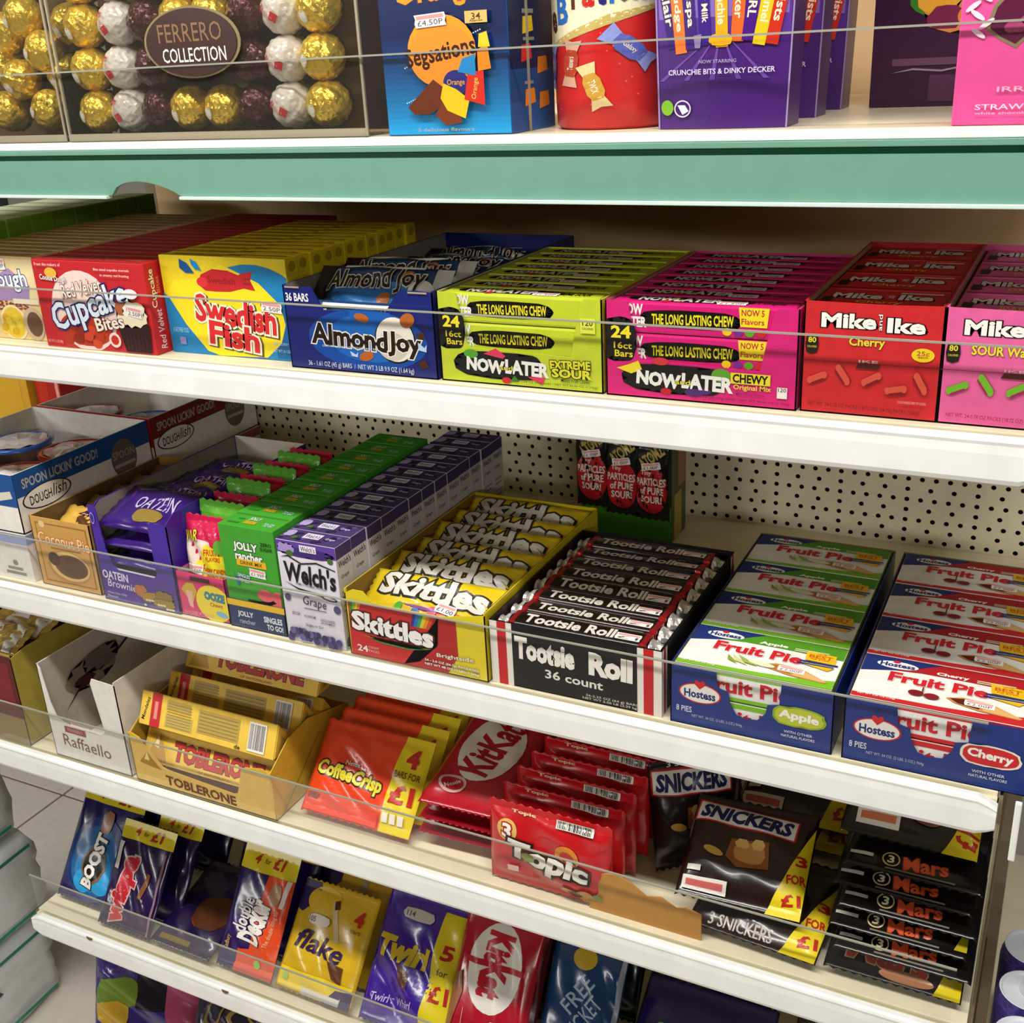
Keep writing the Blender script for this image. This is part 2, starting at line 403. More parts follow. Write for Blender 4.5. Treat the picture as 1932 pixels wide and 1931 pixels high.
def shelf(z, label, glab, green=False, gx=(0.004, 1.186), chips=()):
    t = thing('metal_shelf', label, 'shelf', (0, 0, z))
    box('deck', (0.001, 1.199, .0145, YB-.001, -.022, 0), M_CREAM, t, .001)
    box('front_ledge', (0.001, 1.199, .0102, .0145, -.02, -.0045), mat('#d8d0ae', 'metal'), t, 0)
    if not green:
        rail_mesh('price_rail', 0, 1.2, 0, t, M_WHITE)
    else:
        box('deck_lip', (0, 1.2, -.001, .0102, -.006, 0), M_WHITE, t, .0008)
        mg = mat('#6f9f8b', 'plastic')
        box('rail_lip', (-.1, 1.3, -.003, .004, -.0105, -.0062), mg, t, .0006)
        box('rail_groove', (-.1, 1.3, .001, .004, -.0152, -.0105), mat('#0f5a35', 'plastic'), t, 0)
        a, b = .397, .479; pts = [(-.1, -.0152), (-.1, -.046), (a, -.046)]
        for i in range(1, 12):
            k = i/12; pts.append((a+(b-a)*k, -.046+.0125*math.sin(math.pi*k**.75)**.75))
        pts += [(b, -.046), (1.3, -.046), (1.3, -.0152)]
        panel('price_rail', pts, lambda u, v, w_: (u, -.002+w_, v), .004, mg, t)
        for x0, x1 in ((-.1, a-.004), (b+.001, 1.3)): box('rail_highlight_ledge', (x0, x1, -.0055, .002, -.049, -.0462), mat('#cfe6da', 'plastic'), t, .0006)  # pale ledge colour paints the highlight along the rail bottom
    g = thing('shelf_guard', 'clear acrylic guard strip standing along the '+glab, 'guard strip', (0, 0, z))
    box('clear_sheet', (gx[0], gx[1], .0108, .0124, -.0044, .0604), GUARD, g, 0)
    box('guard_edge', (gx[0], gx[1], .0107, .0125, .0605, .0619), EDGE, g, 0)
    for cx in chips:
        pts = [(cx-.0055, .0004), (cx-.0045, -.0032), (cx-.001, -.0052), (cx+.002, -.0044), (cx+.0045, -.0034), (cx+.006, .0004)]
        panel('rail_chip', pts, lambda u, v, w_: (u, -.0004+w_*.3, v), .001, mat('#6b5630', 'paper'), t)
    if not green:
        for x0, x1 in ((-.003, -.0005), (1.2005, 1.203)):
            panel('bracket', [(.012, -.004), (.012, -.028), (.2, -.05), (YB, -.09), (YB, -.004)], lambda u, v, w_: (x0+w_, u, v), .0025, M_BROWN, t)
    return t
shelf(Z1, 'top shelf with a green front rail, under boxed chocolates', 'top green-railed shelf', True, gx=(-.05, 1.28))
shelf(Z2, 'white shelf under the rows of theatre boxes and chew trays', 'shelf of theatre boxes and chew trays')
shelf(Z3, 'white shelf under the fruit pie trays and drink mix boxes', 'shelf of fruit pies and drink mixes')
shelf(Z4, 'white shelf under the triangular bar tray and red multipacks', 'shelf of red multipacks')
shelf(Z5, 'lowest white shelf with a chipped rail, under leaning multipacks', 'lowest shelf of leaning multipacks', chips=(.113, .347))
# loose crumbs of dirt on the rails
ts = tag(box('ticket_strip', (1.212, 1.217, -.002, .002, .897, .951), M_WHITE, None, .001), 'thin white plastic strip hanging at the right shelf end', 'strip')
# ------------------------------------------------------------------ top shelf: boxed chocolates
CLR = clear_mat('clear_plastic', (.985, .98, .965), .015, .4, (.85, .78, .6)); CLRE = clear_mat('clear_plastic_edge', (.8, .74, .6), .45, .7, (.75, .66, .48))
def ball_proto(kind):
    r_ = random.Random({'gold': 1, 'white': 2, 'dark': 3}[kind])
    t = thing('wrapped_chocolate', 'x', 'chocolate')
    bm = bmesh.new(); bmesh.ops.create_icosphere(bm, subdivisions=4, radius=.019)
    for v in bm.verts:
        n_ = v.co.normalized(); v.co = n_*(.019*(1+.035*math.sin(n_.x*9+n_.y*7)*math.cos(n_.z*8+n_.x*5)+r_.uniform(-.022, .022)))
    bm_obj('foil_wrap', bm, mat({'gold': '#edc84a', 'white': '#ded6cc', 'dark': '#4c2327'}[kind], 'foil' if kind != 'white' else 'film'), t)
    # pleated paper cup behind the ball
    vs = []; fs = []; n = 32
    for i in range(n):
        a = 2*math.pi*i/n; k = 1.06 if i % 2 else .97
        for rr, yy in ((.008, .017), (.0145*k, .016), (.0192*k, .008)): vs.append((rr*math.cos(a), yy, rr*math.sin(a)))
    for i in range(n):
        j = (i+1) % n
        for q in range(2): fs.append((i*3+q, j*3+q, j*3+q+1, i*3+q+1))
    mesh_obj('paper_cup', vs, fs, mat({'gold': '#7a4a1c', 'white': '#d8c48a', 'dark': '#2a1812'}[kind], 'foil'), t)
    R0 = .0199
    def sph(u, v, e):
        a = (u-.5)*2.0; b = (v-.5)*2.0; R = R0+e
        return (R*math.sin(a)*math.cos(b), -R*math.cos(a)*math.cos(b), R*math.sin(b))
    sf = Surf(.037, .037, sph, .006)
    if kind == 'gold': cm = [E(.36, .38, .12, .15, '#c9b56a'), E(.36, .38, .10, .13, '#e9e6de')]
    elif kind == 'white': cm = [G([(.12, .52), (.3, .6), (.3, .7), (.12, .62)], '#c8323a'), T('Raffaello', .38, .45, .42, .12, '#d9a09a', -60), STAR(.52, .36, .13, .13, '#c8323a', 4, .45)]
    else: cm = []
    if cm: prints(t, sf, cm, 'sticker', 'printg')
    return t
BALL = {k: ball_proto(k) for k in ('gold', 'white', 'dark')}
USED = set()
def ball(kind, p, lb, group, tilt):
    r_ = BALL[kind]
    if kind not in USED: USED.add(kind); r_.location = p; r_.rotation_euler = (0, tilt, 0); o = r_; o['label'] = lb
    else: o = dup(r_, p, (0, tilt, 0), lb)
    o['group'] = group
rr = random.Random(5)
cols = [('gold', 190), ('white', 250), ('dark', 308), ('gold', 366), ('gold', 426), ('dark', 490), ('white', 555), ('gold', 622)]
BY = .036
KL = {'gold': 'gold foil chocolate', 'white': 'pale coconut sweet with red flower', 'dark': 'dark foil chocolate'}
for j in range(4):
    for i, (k, px_) in enumerate(cols):
        if j == 1 and i in (3, 4): continue
        p = on_y(px_, 205, BY)
        ball(k, (p.x+rr.uniform(-.0015, .0015), BY, Z1+.0255+j*.0368), '%s, %s from the left, %s row of the plaque box' % (KL[k], (['first']+ORD[1:])[i], ['bottom', 'second', 'third', 'fourth'][j]), 'ball chocolates in the plaque box', rr.uniform(-.5, .5))
for (a, b, w1) in ((20, 210, 'lower left'), (98, 207, 'lower right'), (42, 150, 'middle'), (86, 97, 'centre right'), (14, 62, 'upper left'), (46, 33, 'top'), (110, 140, 'right edge'), (5, 125, 'left edge'), (118, 45, 'upper right')):
    p = on_y(a, b, .042)
    ball('gold', (p.x, .042+(.012 if a > 105 or a < 8 else 0), p.z), 'gold foil chocolate at the %s of the far left box' % w1, 'gold chocolates in the far left box', rr.uniform(-.8, .8))
def clear_box(label, x0, x1, y0, y1, h_):
    t = thing('clear_gift_box', label, 'gift box', ((x0+x1)/2, y0, Z1)); w_ = x1-x0; d_ = y1-y0
    bm = bmesh.new(); add_box(bm, -w_/2, w_/2, 0, .0006, .0005, h_); add_box(bm, -w_/2, -w_/2+.0006, .0006, d_, .0005, h_); add_box(bm, w_/2-.0006, w_/2, .0006, d_, .0005, h_)
    add_box(bm, -w_/2, w_/2, 0.0006, d_, .0005, .0012)
    bm_obj('clear_shell', bm, CLR, t)
    for x in (-w_/2, w_/2-.0022): box('shell_edge', (x, x+.0022, -.0006, .0015, .0008, h_), CLRE, t, 0)
    box('shell_base', (-w_/2+.002, w_/2-.002, -.0006, .0008, .0008, .007), CLRE, t, 0)
    box('backing_card', (-w_/2+.004, w_/2-.004, d_-.003, d_-.001, .002, h_), mat('#5e4220', 'card'), t, 0)
    return t
cb = clear_box('wide clear plastic gift box with a dark oval plaque', .3395, .673, .0145, .078, .235)
def plaque():
    c = on_y(362, 80, .0135); cx = c.x-(.3395+.673)/2; cz = c.z-Z1
    def ov(k, y, name, col):
        pts = [(cx+.0525*k*math.cos(2*math.pi*i/40), cz+.0285*k*math.sin(2*math.pi*i/40)) for i in range(40)]
        return panel(name, pts, lambda u, v, w_: (u, y-w_, v), .001, mat(col, 'gloss'), cb)
    ov(1, -.0008, 'plaque_border', '#8d7a54'); pl = ov(.94, -.0018, 'plaque', '#3a1a12')
    sf = Surf(.105, .057, lambda u, v, e: (cx-.0525+u*.105, -.0028-e, cz-.0285+v*.057))
    prints(pl, sf, [T('FERRERO', .5, .64, .66, .26, '#8a6a4c', b=.0), T('COLLECTION', .52, .33, .66, .2, '#f1ece2', b=.01)], 'plaque_lettering')
plaque()
clear_box('smaller clear plastic gift box of gold chocolates at the far left', .165, .336, .0145, .078, .235)

# blue orange-chocolate box
orange = carton('chocolate_gift_box', 'blue gift box with an orange disc and chocolate segments', 'gift box', (.111, .08, .21), (.692, .0155, Z1+.0003), '#14569b', kind='gloss', ph=.153,
    fp=[*[Q(.005, .005+.027*k, .995, .005+.027*(k+1), '#%02x%02x%02x' % (36-int(22*k/18), 157-int(126*min(1, k/17)), 220-int(138*min(1, k/17)))) for k in range(18)], Q(.005, .49, .995, .995, '#0e1f52'),
        T('Orange', .47, .675, .66, .16, '#f29a1f', 3, ol='#c9521b', ow=.02, b=.03)]
       + [E(.18+.64*((i*37) % 101)/101, .16+.42*((i*53) % 97)/97, .006, .0035, '#cfe4f2', n=6) for i in range(70)]
       + [E(.5, .40, .27, .17, '#f39a1e'), E(.5, .38, .26, .15, '#f0902a'), T('Segsations', .49, .385, .56, .115, '#3a1710', 8, b=.03),
        G([(.2, .14), (.42, .27), (.52, .22), (.5, .15), (.38, .105), (.25, .105)], '#6b2f14'), G([(.42, .1), (.48, .16), (.62, .12), (.63, .06), (.5, .05)], '#7b3719'),
        E(.6, .25, .10, .06, '#2c2a78'), T('Orange', .6, .25, .14, .035, '#e8a23a'), G([(.47, .18), (.5, .25), (.6, .22), (.7, .17), (.66, .08), (.52, .12)], '#e8c51c'),
        G([(.66, .17), (.82, .14), (.82, .3), (.7, .3)], '#d9301f'), T('Orange', .75, .22, .14, .035, '#f6c25a', 80), G([(.62, .3), (.76, .28), (.76, .38), (.66, .36)], '#2489c9'),
        G([(.78, .3), (.88, .31), (.86, .42), (.78, .4)], '#ee8a1c'), G([(.79, .41), (.88, .41), (.86, .48), (.8, .47)], '#efc92b'),
        Q(.7, .52, .87, .575, '#d9b866'), T('34', .785, .55, .07, .03, '#5b3a1a'), T('Approx', .785, .53, .1, .012, '#5b3a1a'), PRICE('£4.50P', .43, .545, .25, .06, 3),
        T('5 delicious flavours', .5, .03, .45, .018, '#9a9d96')],
    rp=[Q(.01, .3, .99, .99, '#101d49'), Q(.01, .15, .99, .3, '#124a86')] + [G([(x, y), (x+.24, y+.015), (x+.22, y+.085), (x+.02, y+.08)], c_) for x, y, c_ in ((.3, .46, '#e8c51c'), (.25, .33, '#d9301f'), (.6, .27, '#ee8a1c'), (.3, .12, '#ee8a1c'), (.62, .1, '#ee8a1c'))] + [Q(.3, .555, .55, .575, '#8f8d84'), Q(.3, .43, .55, .445, '#8f8d84'), Q(.3, .225, .5, .24, '#8f8d84')])
box('clear_sleeve_edge', (.1112, .1116, .03, .034, 0, .2), CLRE, orange, 0)

# round red tubs
def red_tub(label, cx, cy):
    t = thing('sweet_tub', label, 'tub', (cx, cy, Z1+.0003)); H = .2; R = lambda z: .0475+.022*z
    revolve('tub_body', [(0, 0)]+[(R(0)-.003, 0), (R(0), .003)]+[(R(H*i/8), H*i/8) for i in range(1, 9)]+[(.044, H+.003), (0, H+.003)], mat('#c8211f', 'plastic'), t, 48)
    def fn(u, v, e):
        a = -math.pi/2+(u-.5)*2.6; z = v*H*.77; return ((R(z)+e)*math.cos(a), (R(z)+e)*math.sin(a), z)
    sf = Surf(.125, H, fn, .008)
    def candy(x, y, rot, c1, c2, s_, k=.165):
        a = math.radians(rot); ca, sa = math.cos(a), math.sin(a)
        tr = lambda pts: [(x+(X*ca-Y*sa)*k, y+(X*sa+Y*ca)*k*.62) for X, Y in pts]
        return [G(tr([(-.5, .25), (-1.05, .42), (-.95, 0), (-1.05, -.42), (-.5, -.25)]), c2), G(tr([(.5, .25), (1.05, .42), (.95, 0), (1.05, -.42), (.5, -.25)]), c2),
                G(tr([(-.6, -.22), (-.3, -.36), (.3, -.36), (.6, -.22), (.6, .22), (.3, .36), (-.3, .36), (-.6, .22)]), c1), T(s_, x, y, .1, .03, '#f1e6d2', rot)]
    prints(t, sf, [G([(.0, .36), (.12, .38), (.3, .44), (.6, .52), (1, .575), (1, .99), (0, .99)], '#f3e9c4'), G([(0, .348), (.12, .368), (.3, .428), (.6, .508), (1, .563), (1, .575), (.6, .52), (.3, .44), (.12, .38), (0, .36)], '#c7b064'),
        T('e', .17, .5, .09, .1, '#5b3322', b=.05), T('B', .28, .55, .11, .13, '#2b6fc2', b=.05), T('r', .4, .595, .07, .09, '#5b3322', b=.05), T('a', .48, .60, .08, .09, '#c8211f', b=.05), T('t', .56, .61, .06, .1, '#2b2a7a', b=.05), T('i', .62, .615, .03, .1, '#2b6fc2', b=.05), T('o', .69, .615, .08, .09, '#5b3322', b=.05), T('n', .78, .62, .08, .09, '#d98a1c', b=.05), T('s', .87, .625, .08, .09, '#3a3a98', b=.05)]
        + candy(.34, .31, 82, '#b5452a', '#d8a48a', 'Teasers') + candy(.5, .2, -72, '#c99a3a', '#e8cf95', 'TWIX') + candy(.72, .37, -42, '#5a63b8', '#8f9bd8', 'Galaxy', .18) + candy(.12, .3, 80, '#5a63b8', '#8f9bd8', 'Milky Way')
        + [E(.2+.6*((i*31) % 17)/17, .08+.38*((i*7) % 19)/19, .006, .004, '#e8685a', n=5) for i in range(14)], 'tub_print', 'printg')
    return t
red_tub('red round sweet tub with wrapped candies, beside the blue orange box', .8615, .086)
red_tub('red round sweet tub standing further back on the top shelf', .86, .262)

# purple tapered cartons
def purple_box(label, loc):
    t = thing('tapered_carton', label, 'carton', loc); wb, wt, H, D = .094, .107, .21, .036
    def fn(u, v, e, pv=1):
        k = wb+(wt-wb)*v*pv; return ((u-.5)*k, -e - .004*math.sin(math.pi*u), v*H*pv)
    vs = []; fs = []; n = 10
    for j in range(2):
        for i in range(n+1): vs.append(fn(i/n, j, 0))
    for j in range(2):
        k = wt if j else wb; vs += [(-k/2, D, j*H), (k/2, D, j*H)]
    b = 2*(n+1)
    for i in range(n): fs.append((i, i+1, n+1+i+1, n+1+i))
    fs += [(b, 0, n+1, b+2), (n, b+1, b+3, 2*n+1), (b+1, b, b+2, b+3), tuple(range(n, -1, -1))+(b, b+1), tuple(range(n+1, 2*n+2))+(b+3, b+2)]
    mesh_obj('carton_body', vs, fs, mat('#44186f', 'gloss'), t)
    sf = Surf(.1, H*.78, lambda u, v, e: fn(u, v, e, .78), .015)
    bars = [(.09, .53, '#37206e', 'Eclair', -80), (.17, .51, '#e0762a', 'Fudge', -84), (.26, .525, '#3b1f73', 'wispa', -86), (.37, .54, '#3a1c80', 'Dairy Milk', -87), (.5, .53, '#e7a81e', 'crunchie', -88), (.63, .55, '#e0662a', 'Decker', -92), (.73, .55, '#4a1a80', 'TWIRL', -96), (.83, .53, '#e3c321', 'Caramel', -100), (.92, .53, '#c9301f', 'Twists', -100)]
    cm = [Q(.01, .37, .99, .99, '#5a3490'), Q(.03, .45, .97, .99, '#8467b4'), Q(.05, .55, .95, .99, '#b9a4d4')]
    cm += [G([(.5, .4), (.02+.2*i, .2), (.06+.2*i, .2)], '#6a45a0') for i in range(5)]
    for x, y, c_, s_, r_ in bars:
        cm += [('GR', x, y, .088, .40, c_, r_+90, 0), T(s_, x, y-.02, .6*.5, .036, '#f3e6c6', r_, b=.03)]
    cm += [S(.5, .36, .09, .025, '#e7a81e', 3), G([(.3, .38), (.36, .385), (.35, .33), (.31, .33)], '#8d7aa6'), T('NOW STARRING', .48, .275, .28, .014, '#a99bc0'), T('CRUNCHIE BITS & DINKY DECKER', .5, .235, .8, .022, '#d9cfe8', b=.02),
           E(.085, .09, .05, .032, '#7db82f'), E(.21, .085, .068, .036, '#ded8ea'), E(.21, .085, .058, .03, '#44186f'), G([(.17, .1), (.21, .06), (.26, .075), (.23, .1)], '#f1eef6')]
    prints(t, sf, cm, 'front_print', 'printg')
    for s_ in (0, 1):
        x = lambda v, s_=s_: ((wb+(wt-wb)*v)/2-.0005)*(1 if s_ else -1)
        mesh_obj('edge_fold', [(x(0), -.0008, 0), (x(0)+.0012, -.0008, 0), (x(1)+.0012, -.0008, H), (x(1), -.0008, H)], [(0, 1, 2, 3)], mat('#9b86b8', 'gloss'), t)
    return t
purple_box('purple tapered box of assorted bars, front one of three', (.961, .034, Z1+.0003))
purple_box('purple tapered box of assorted bars, middle one of three', (.9605, .128, Z1+.0003))
purple_box('purple tapered box of assorted bars, rearmost of three', (.9605, .222, Z1+.0003))
carton('fruit_sweet_box', 'dark plum box with green and orange fruit pieces printed', 'gift box', (.11, .05, .21), (1.029, .23, Z1+.0003), '#3a1434', kind='gloss', ph=.185,
    fp=[S(.52, .44, .3, .08, '#3f7f2a', 4, 18, .4), S(.2, .5, .13, .05, '#57a83a', 5, 14), S(.62, .38, .28, .09, '#d98a4a', 6, 20, .3), S(.45, .43, .16, .06, '#e6a53a', 8, 14), S(.75, .46, .16, .06, '#57a83a', 9, 14), S(.5, .36, .14, .05, '#7a2a4a', 10, 12), E(.42, .5, .05, .025, '#e8d32a'), E(.7, .36, .12, .05, '#e08a3a'),
        Q(.15, .17, .6, .2, '#6b4560'), G([(.14, .14), (.3, .16), (.5, .15), (.66, .165), (.66, .158), (.5, .142), (.3, .152)], '#a4859a'), Q(.42, .02, .62, .13, '#5a2f50')])
# pink strawberry box with a heart window
pk = carton('truffle_gift_box', 'bright pink strawberry truffle box with a curved window', 'gift box', (.15, .06, .22), (1.119, .0155, Z1+.0003), '#e8559c', kind='gloss')
def SH(c):
    m_ = lambda x: .10+(x-.27)*.9
    if c[0] == 'G': return ('G', [(m_(x), y) for x, y in c[1]], c[2])
    return (c[0], m_(c[1]))+tuple(c[2:])
prints(pk, box_surfs(.15, .06, .13)['front'],
    [SH(c) for c in [G([(.27, .44), (.3, .54), (.37, .62), (.48, .67), (.7, .7), (.97, .7), (.97, .5), (.75, .49), (.6, .45), (.47, .41), (.41, .345), (.33, .39)], '#8a7a5a'),
     G([(.29, .44), (.315, .53), (.38, .605), (.49, .655), (.7, .685), (.97, .685), (.97, .515), (.74, .5), (.58, .455), (.45, .405), (.405, .365), (.34, .4)], '#5a1f3c')]
    + [S(.4+.52*((i*29) % 23)/23, .44+.2*((i*11) % 13)/13, .055, .03, ['#a8466e', '#c4708e', '#7a2848'][i % 3], i, 12, .4) for i in range(20) if .44+.2*((i*11) % 13)/13 < .46+.3*(.5*((i*29) % 23)/23)]
    + [G([(.93, .3), (.8, .36), (.74, .42), (.78, .46), (.99, .5), (.99, .28)], '#c93a26'), S(.82, .44, .1, .04, '#8fbf3a', 2, 12, .4)]]
    + [E(.075+.03*math.sin(i*1.7), .42+.04*i, .035, .012, '#f6d9e6', 35 if i % 2 else -35, 10) for i in range(11)] + [E(.12, .82, .05, .018, '#f6d9e6', 10, 10), E(.2, .86, .06, .016, '#f6d9e6', -15, 10)]
    + [T('IRRESISTIBLE', .38, .165, .42, .024, '#f3b6d2'), T('STRAWBERRIES & CREAM', .41, .085, .64, .026, '#f9dcea', b=.01), T('white chocolate truffles with strawberry', .39, .055, .6, .016, '#f3b6d2')], 'front_print', 'printg')
# ------------------------------------------------------------------ second shelf: theatre boxes and chew trays
def box_row(name, what, cat, n, dims, loc, color, gap, fp, tp, rp=(), group=None, jit=.0012, top=None, seed=1, kind='card'):
    r_ = random.Random(seed); w_, d_, h_ = dims; first = None
    for i in range(n):
        lab = '%s, %s of its row' % (what, 'front one' if i == 0 else ('rearmost' if i == n-1 else ORD[i]+' from the front'))
        if i == 0: carton(name, lab, cat, dims, loc, color, fp, tp, rp, group=group, top=top, kind=kind)
        else:
            p = (loc[0]+r_.uniform(-jit, jit), loc[1]+i*(d_+gap), loc[2])
            if first is None: first = carton(name, lab, cat, dims, p, color, (), tp, rp, group=group, top=top, kind=kind)
            else: dup(first, p, None, lab)
zz = Z2+.0003
box_row('theatre_box', 'green sweet box with glare-painted top at far left', 'sweet box', 9, (.13, .034, .108), (-.052, .07, zz), '#7fb032', .001, [Q(.05, .1, .95, .9, '#8fc03c')], [Q(.03, .05, .97, .95, '#cfd6b4'), Q(.1, .2, .7, .8, '#dfe3cc')], [Q(.06, .03, .94, .97, '#6f9f2a')], 'green boxes at the far left', .002)  # pale top print paints the glare on the box tops
box_row('theatre_box', 'tan cookie dough sweet box', 'sweet box', 15, (.15, .0196, .0885), (.0835, .033, zz), '#e6c98c', .0006,
    [Q(.0, .5, 1, .97, '#ecd7a4'), G([(.4, .62), (.75, .86), (.93, .66), (.9, .5), (.5, .45)], '#a58ab8'), T('Cookie Dough', .45, .68, .92, .27, '#e6ecf4', 3, ol='#1c2260', ow=.06, b=.03), T('Bites', .72, .42, .32, .12, '#8a2f2a', 3, ol='#c9a37a', ow=.03), E(.7, .2, .13, .22, '#f0dfae'), E(.7, .2, .11, .19, '#e3c02f')]
    + [S(.6+.18*((i*5) % 7)/7, .1+.2*((i*3) % 5)/5, .035, .05, ['#efd040', '#d8ac20'][i % 2], i, 10) for i in range(9)] + [E(.9, .2, .1, .2, '#c9b295'), E(.91, .2, .075, .15, '#6b4a33'), Q(.74, .44, .99, .5, '#e9dcc0'), PRICE('£1.99P', .66, .9, .14, .13, 4)],
    [Q(.02, .12, .98, .3, '#b48d4c'), Q(.02, .5, .98, .62, '#7a5a2a'), Q(.05, .75, .95, .88, '#c79f5a'), T('Cookie Dough Bites milk chocolate', .5, .42, .8, .16, '#6b4a22')], [Q(.1, .1, .9, .9, '#d9b878')], 'cookie dough boxes')
box_row('theatre_box', 'red velvet cupcake sweet box', 'sweet box', 16, (.1505, .0198, .0895), (.2495, .018, zz), '#c21d25', .0006,
    [E(.41, .44, .29, .46, '#f1d3ca'), E(.40, .24, .24, .2, '#b8331c')] + [S(.22+.36*((i*7) % 11)/11, .08+.22*((i*5) % 9)/9, .045, .06, ['#cf4420', '#8f2412', '#b8361a'][i % 3], i, 10, .2) for i in range(18)]
    + [E(.17, .86, .055, .06, '#e9b23a'), T('Cookie Dough', .18, .79, .24, .08, '#f1e7df', -4, ol='#6a4a55', ow=.05, b=.03), T('Red Velvet', .42, .70, .38, .16, '#f6e8da', 10, ol='#7a2a1c', ow=.05, b=.02, sh=.2),
       T('Cupcake', .47, .47, .74, .40, '#dde8f3', 17, ol='#1d1c63', ow=.075, b=.035, sh=.1), 
       G([(.74, .02), (.7, .30), (.98, .34), (.96, .02)], '#2c1210')] + [Q(.76+.033*i, .03, .768+.033*i, .22, '#4a2018') for i in range(6)]
    + [S(.84, .44, .14, .15, '#eadfc2', 12, 22, .25), S(.76, .5, .06, .08, '#b0603a', 14, 12), S(.86, .48, .1, .09, '#f3ecd9', 15, 18, .2), T('Bites', .63, .33, .26, .15, '#f3ead8', 9, ol='#6b2a22', ow=.05, b=.03), E(.655, .14, .052, .085, '#f1d9c8'), E(.655, .14, .034, .055, '#c8281f'), E(.86, .67, .06, .055, '#ece6ee'), Q(.82, .66, .9, .68, '#a49ab5'),
       T('From the makers of', .16, .955, .24, .035, '#efc9c4'), T('Bite sized cupcake morsels', .73, .92, .31, .035, '#f2d6d2'), T('in creamy red frosting', .75, .86, .25, .035, '#f2d6d2'), T('NET WT 3.1 OZ (88g)', .1, .07, .14, .04, '#e9a8a0'), PRICE('2.50P', .87, .47, .13, .11, -8)],
    [Q(.02, .08, .98, .16, '#7d141a'), T('Red Velvet Cupcake Bites', .4, .62, .62, .3, '#d98a80'), T('ingredients sugar milk cocoa butter flavour', .5, .3, .9, .16, '#8a2a2a'), Q(.78, .5, .96, .82, '#a84a44')],
    [T('Cupcake', .5, .72, .5, .42, '#f0e2b8', 90, ol='#2a1a20', ow=.03, b=.03) if 0 else T('Cupcake', .42, .72, 1.9, .1, '#f0e2b8', 90, ol='#2a1a20', ow=.04, b=.03), T('Red Velvet', .55, .27, 2.0, .09, '#f0d4cc', 90, sh=.2), T('Bites', .75, .75, .8, .05, '#e08a50', 90)], 'red velvet cupcake boxes')
box_row('theatre_box', 'yellow fish-sweet box', 'sweet box', 12, (.151, .0185, .0955), (.4042, .036, zz), '#e9cf1e', .0006,
    [G([(.0, .62), (.14, .42), (.36, .02), (.37, 0), (0, 0)], '#1b7fb8'), E(.72, .42, .44, .52, '#1b7fb8'), Q(.86, .02, .997, .55, '#17609a'), G([(.02, .62), (.1, .75), (.3, .78), (.5, .93), (.62, .86), (.78, .76), (.93, .55), (.95, .36), (.9, .17), (.78, .02), (.4, 0), (.3, .04), (.15, .3)], '#f1da20'),
     G([(.3, .72), (.33, .82), (.43, .88), (.55, .87), (.63, .83), (.66, .85), (.74, .87), (.72, .78), (.75, .68), (.66, .70), (.55, .66), (.43, .655), (.35, .66)], '#c3222a'), T('Swedish', .49, .77, .22, .07, '#8e1620', -2), E(.335, .745, .045, .05, '#d9303a'), Q(.66, .74, .72, .755, '#9a1a22'), Q(.66, .79, .72, .8, '#9a1a22'),
     G([(.17, .97), (.23, .93), (.28, .83), (.21, .83), (.165, .88)], '#12508f'), G([(.26, .975), (.31, .94), (.34, .86), (.29, .87), (.265, .92)], '#1b86c6'),
     T('Swedish', .575, .43, .64, .29, '#d3262c', -6, ol='#5a4a20', ow=.11, b=.05), T('Swedish', .565, .44, .64, .29, '#d3262c', -6, ol='#f4ecd2', ow=.09, b=.05), T('Fish', .545, .2, .4, .25, '#d3262c', -6, ol='#5a4a20', ow=.11, b=.05), T('Fish', .535, .21, .4, .25, '#d3262c', -6, ol='#f4ecd2', ow=.09, b=.05),
     T('A FAT FREE FOOD', .1, .24, .13, .05, '#8fc6e2'), Q(.08, .09, .13, .17, '#8a86c8'), T('SOFT & CHEWY', .9, .17, .12, .03, '#9fd0ea'), T('NET WT 3.1 OZ', .9, .1, .14, .03, '#9fd0ea'), PRICE('2.50P', .86, .53, .16, .1, -4)],
    [Q(.02, .2, .5, .32, '#7a4a14'), Q(.08, .45, .62, .6, '#8f6a12'), Q(.5, .7, .95, .8, '#6b3f10'), T('Swedish Fish soft chewy candy', .5, .86, .9, .14, '#9a6a14')],
    [E(.5, .92, .3, .05, '#b99e18'), Q(.1, .1, .9, .8, '#d9bd1c')], 'yellow fish-sweet boxes', .0018, kind='card')

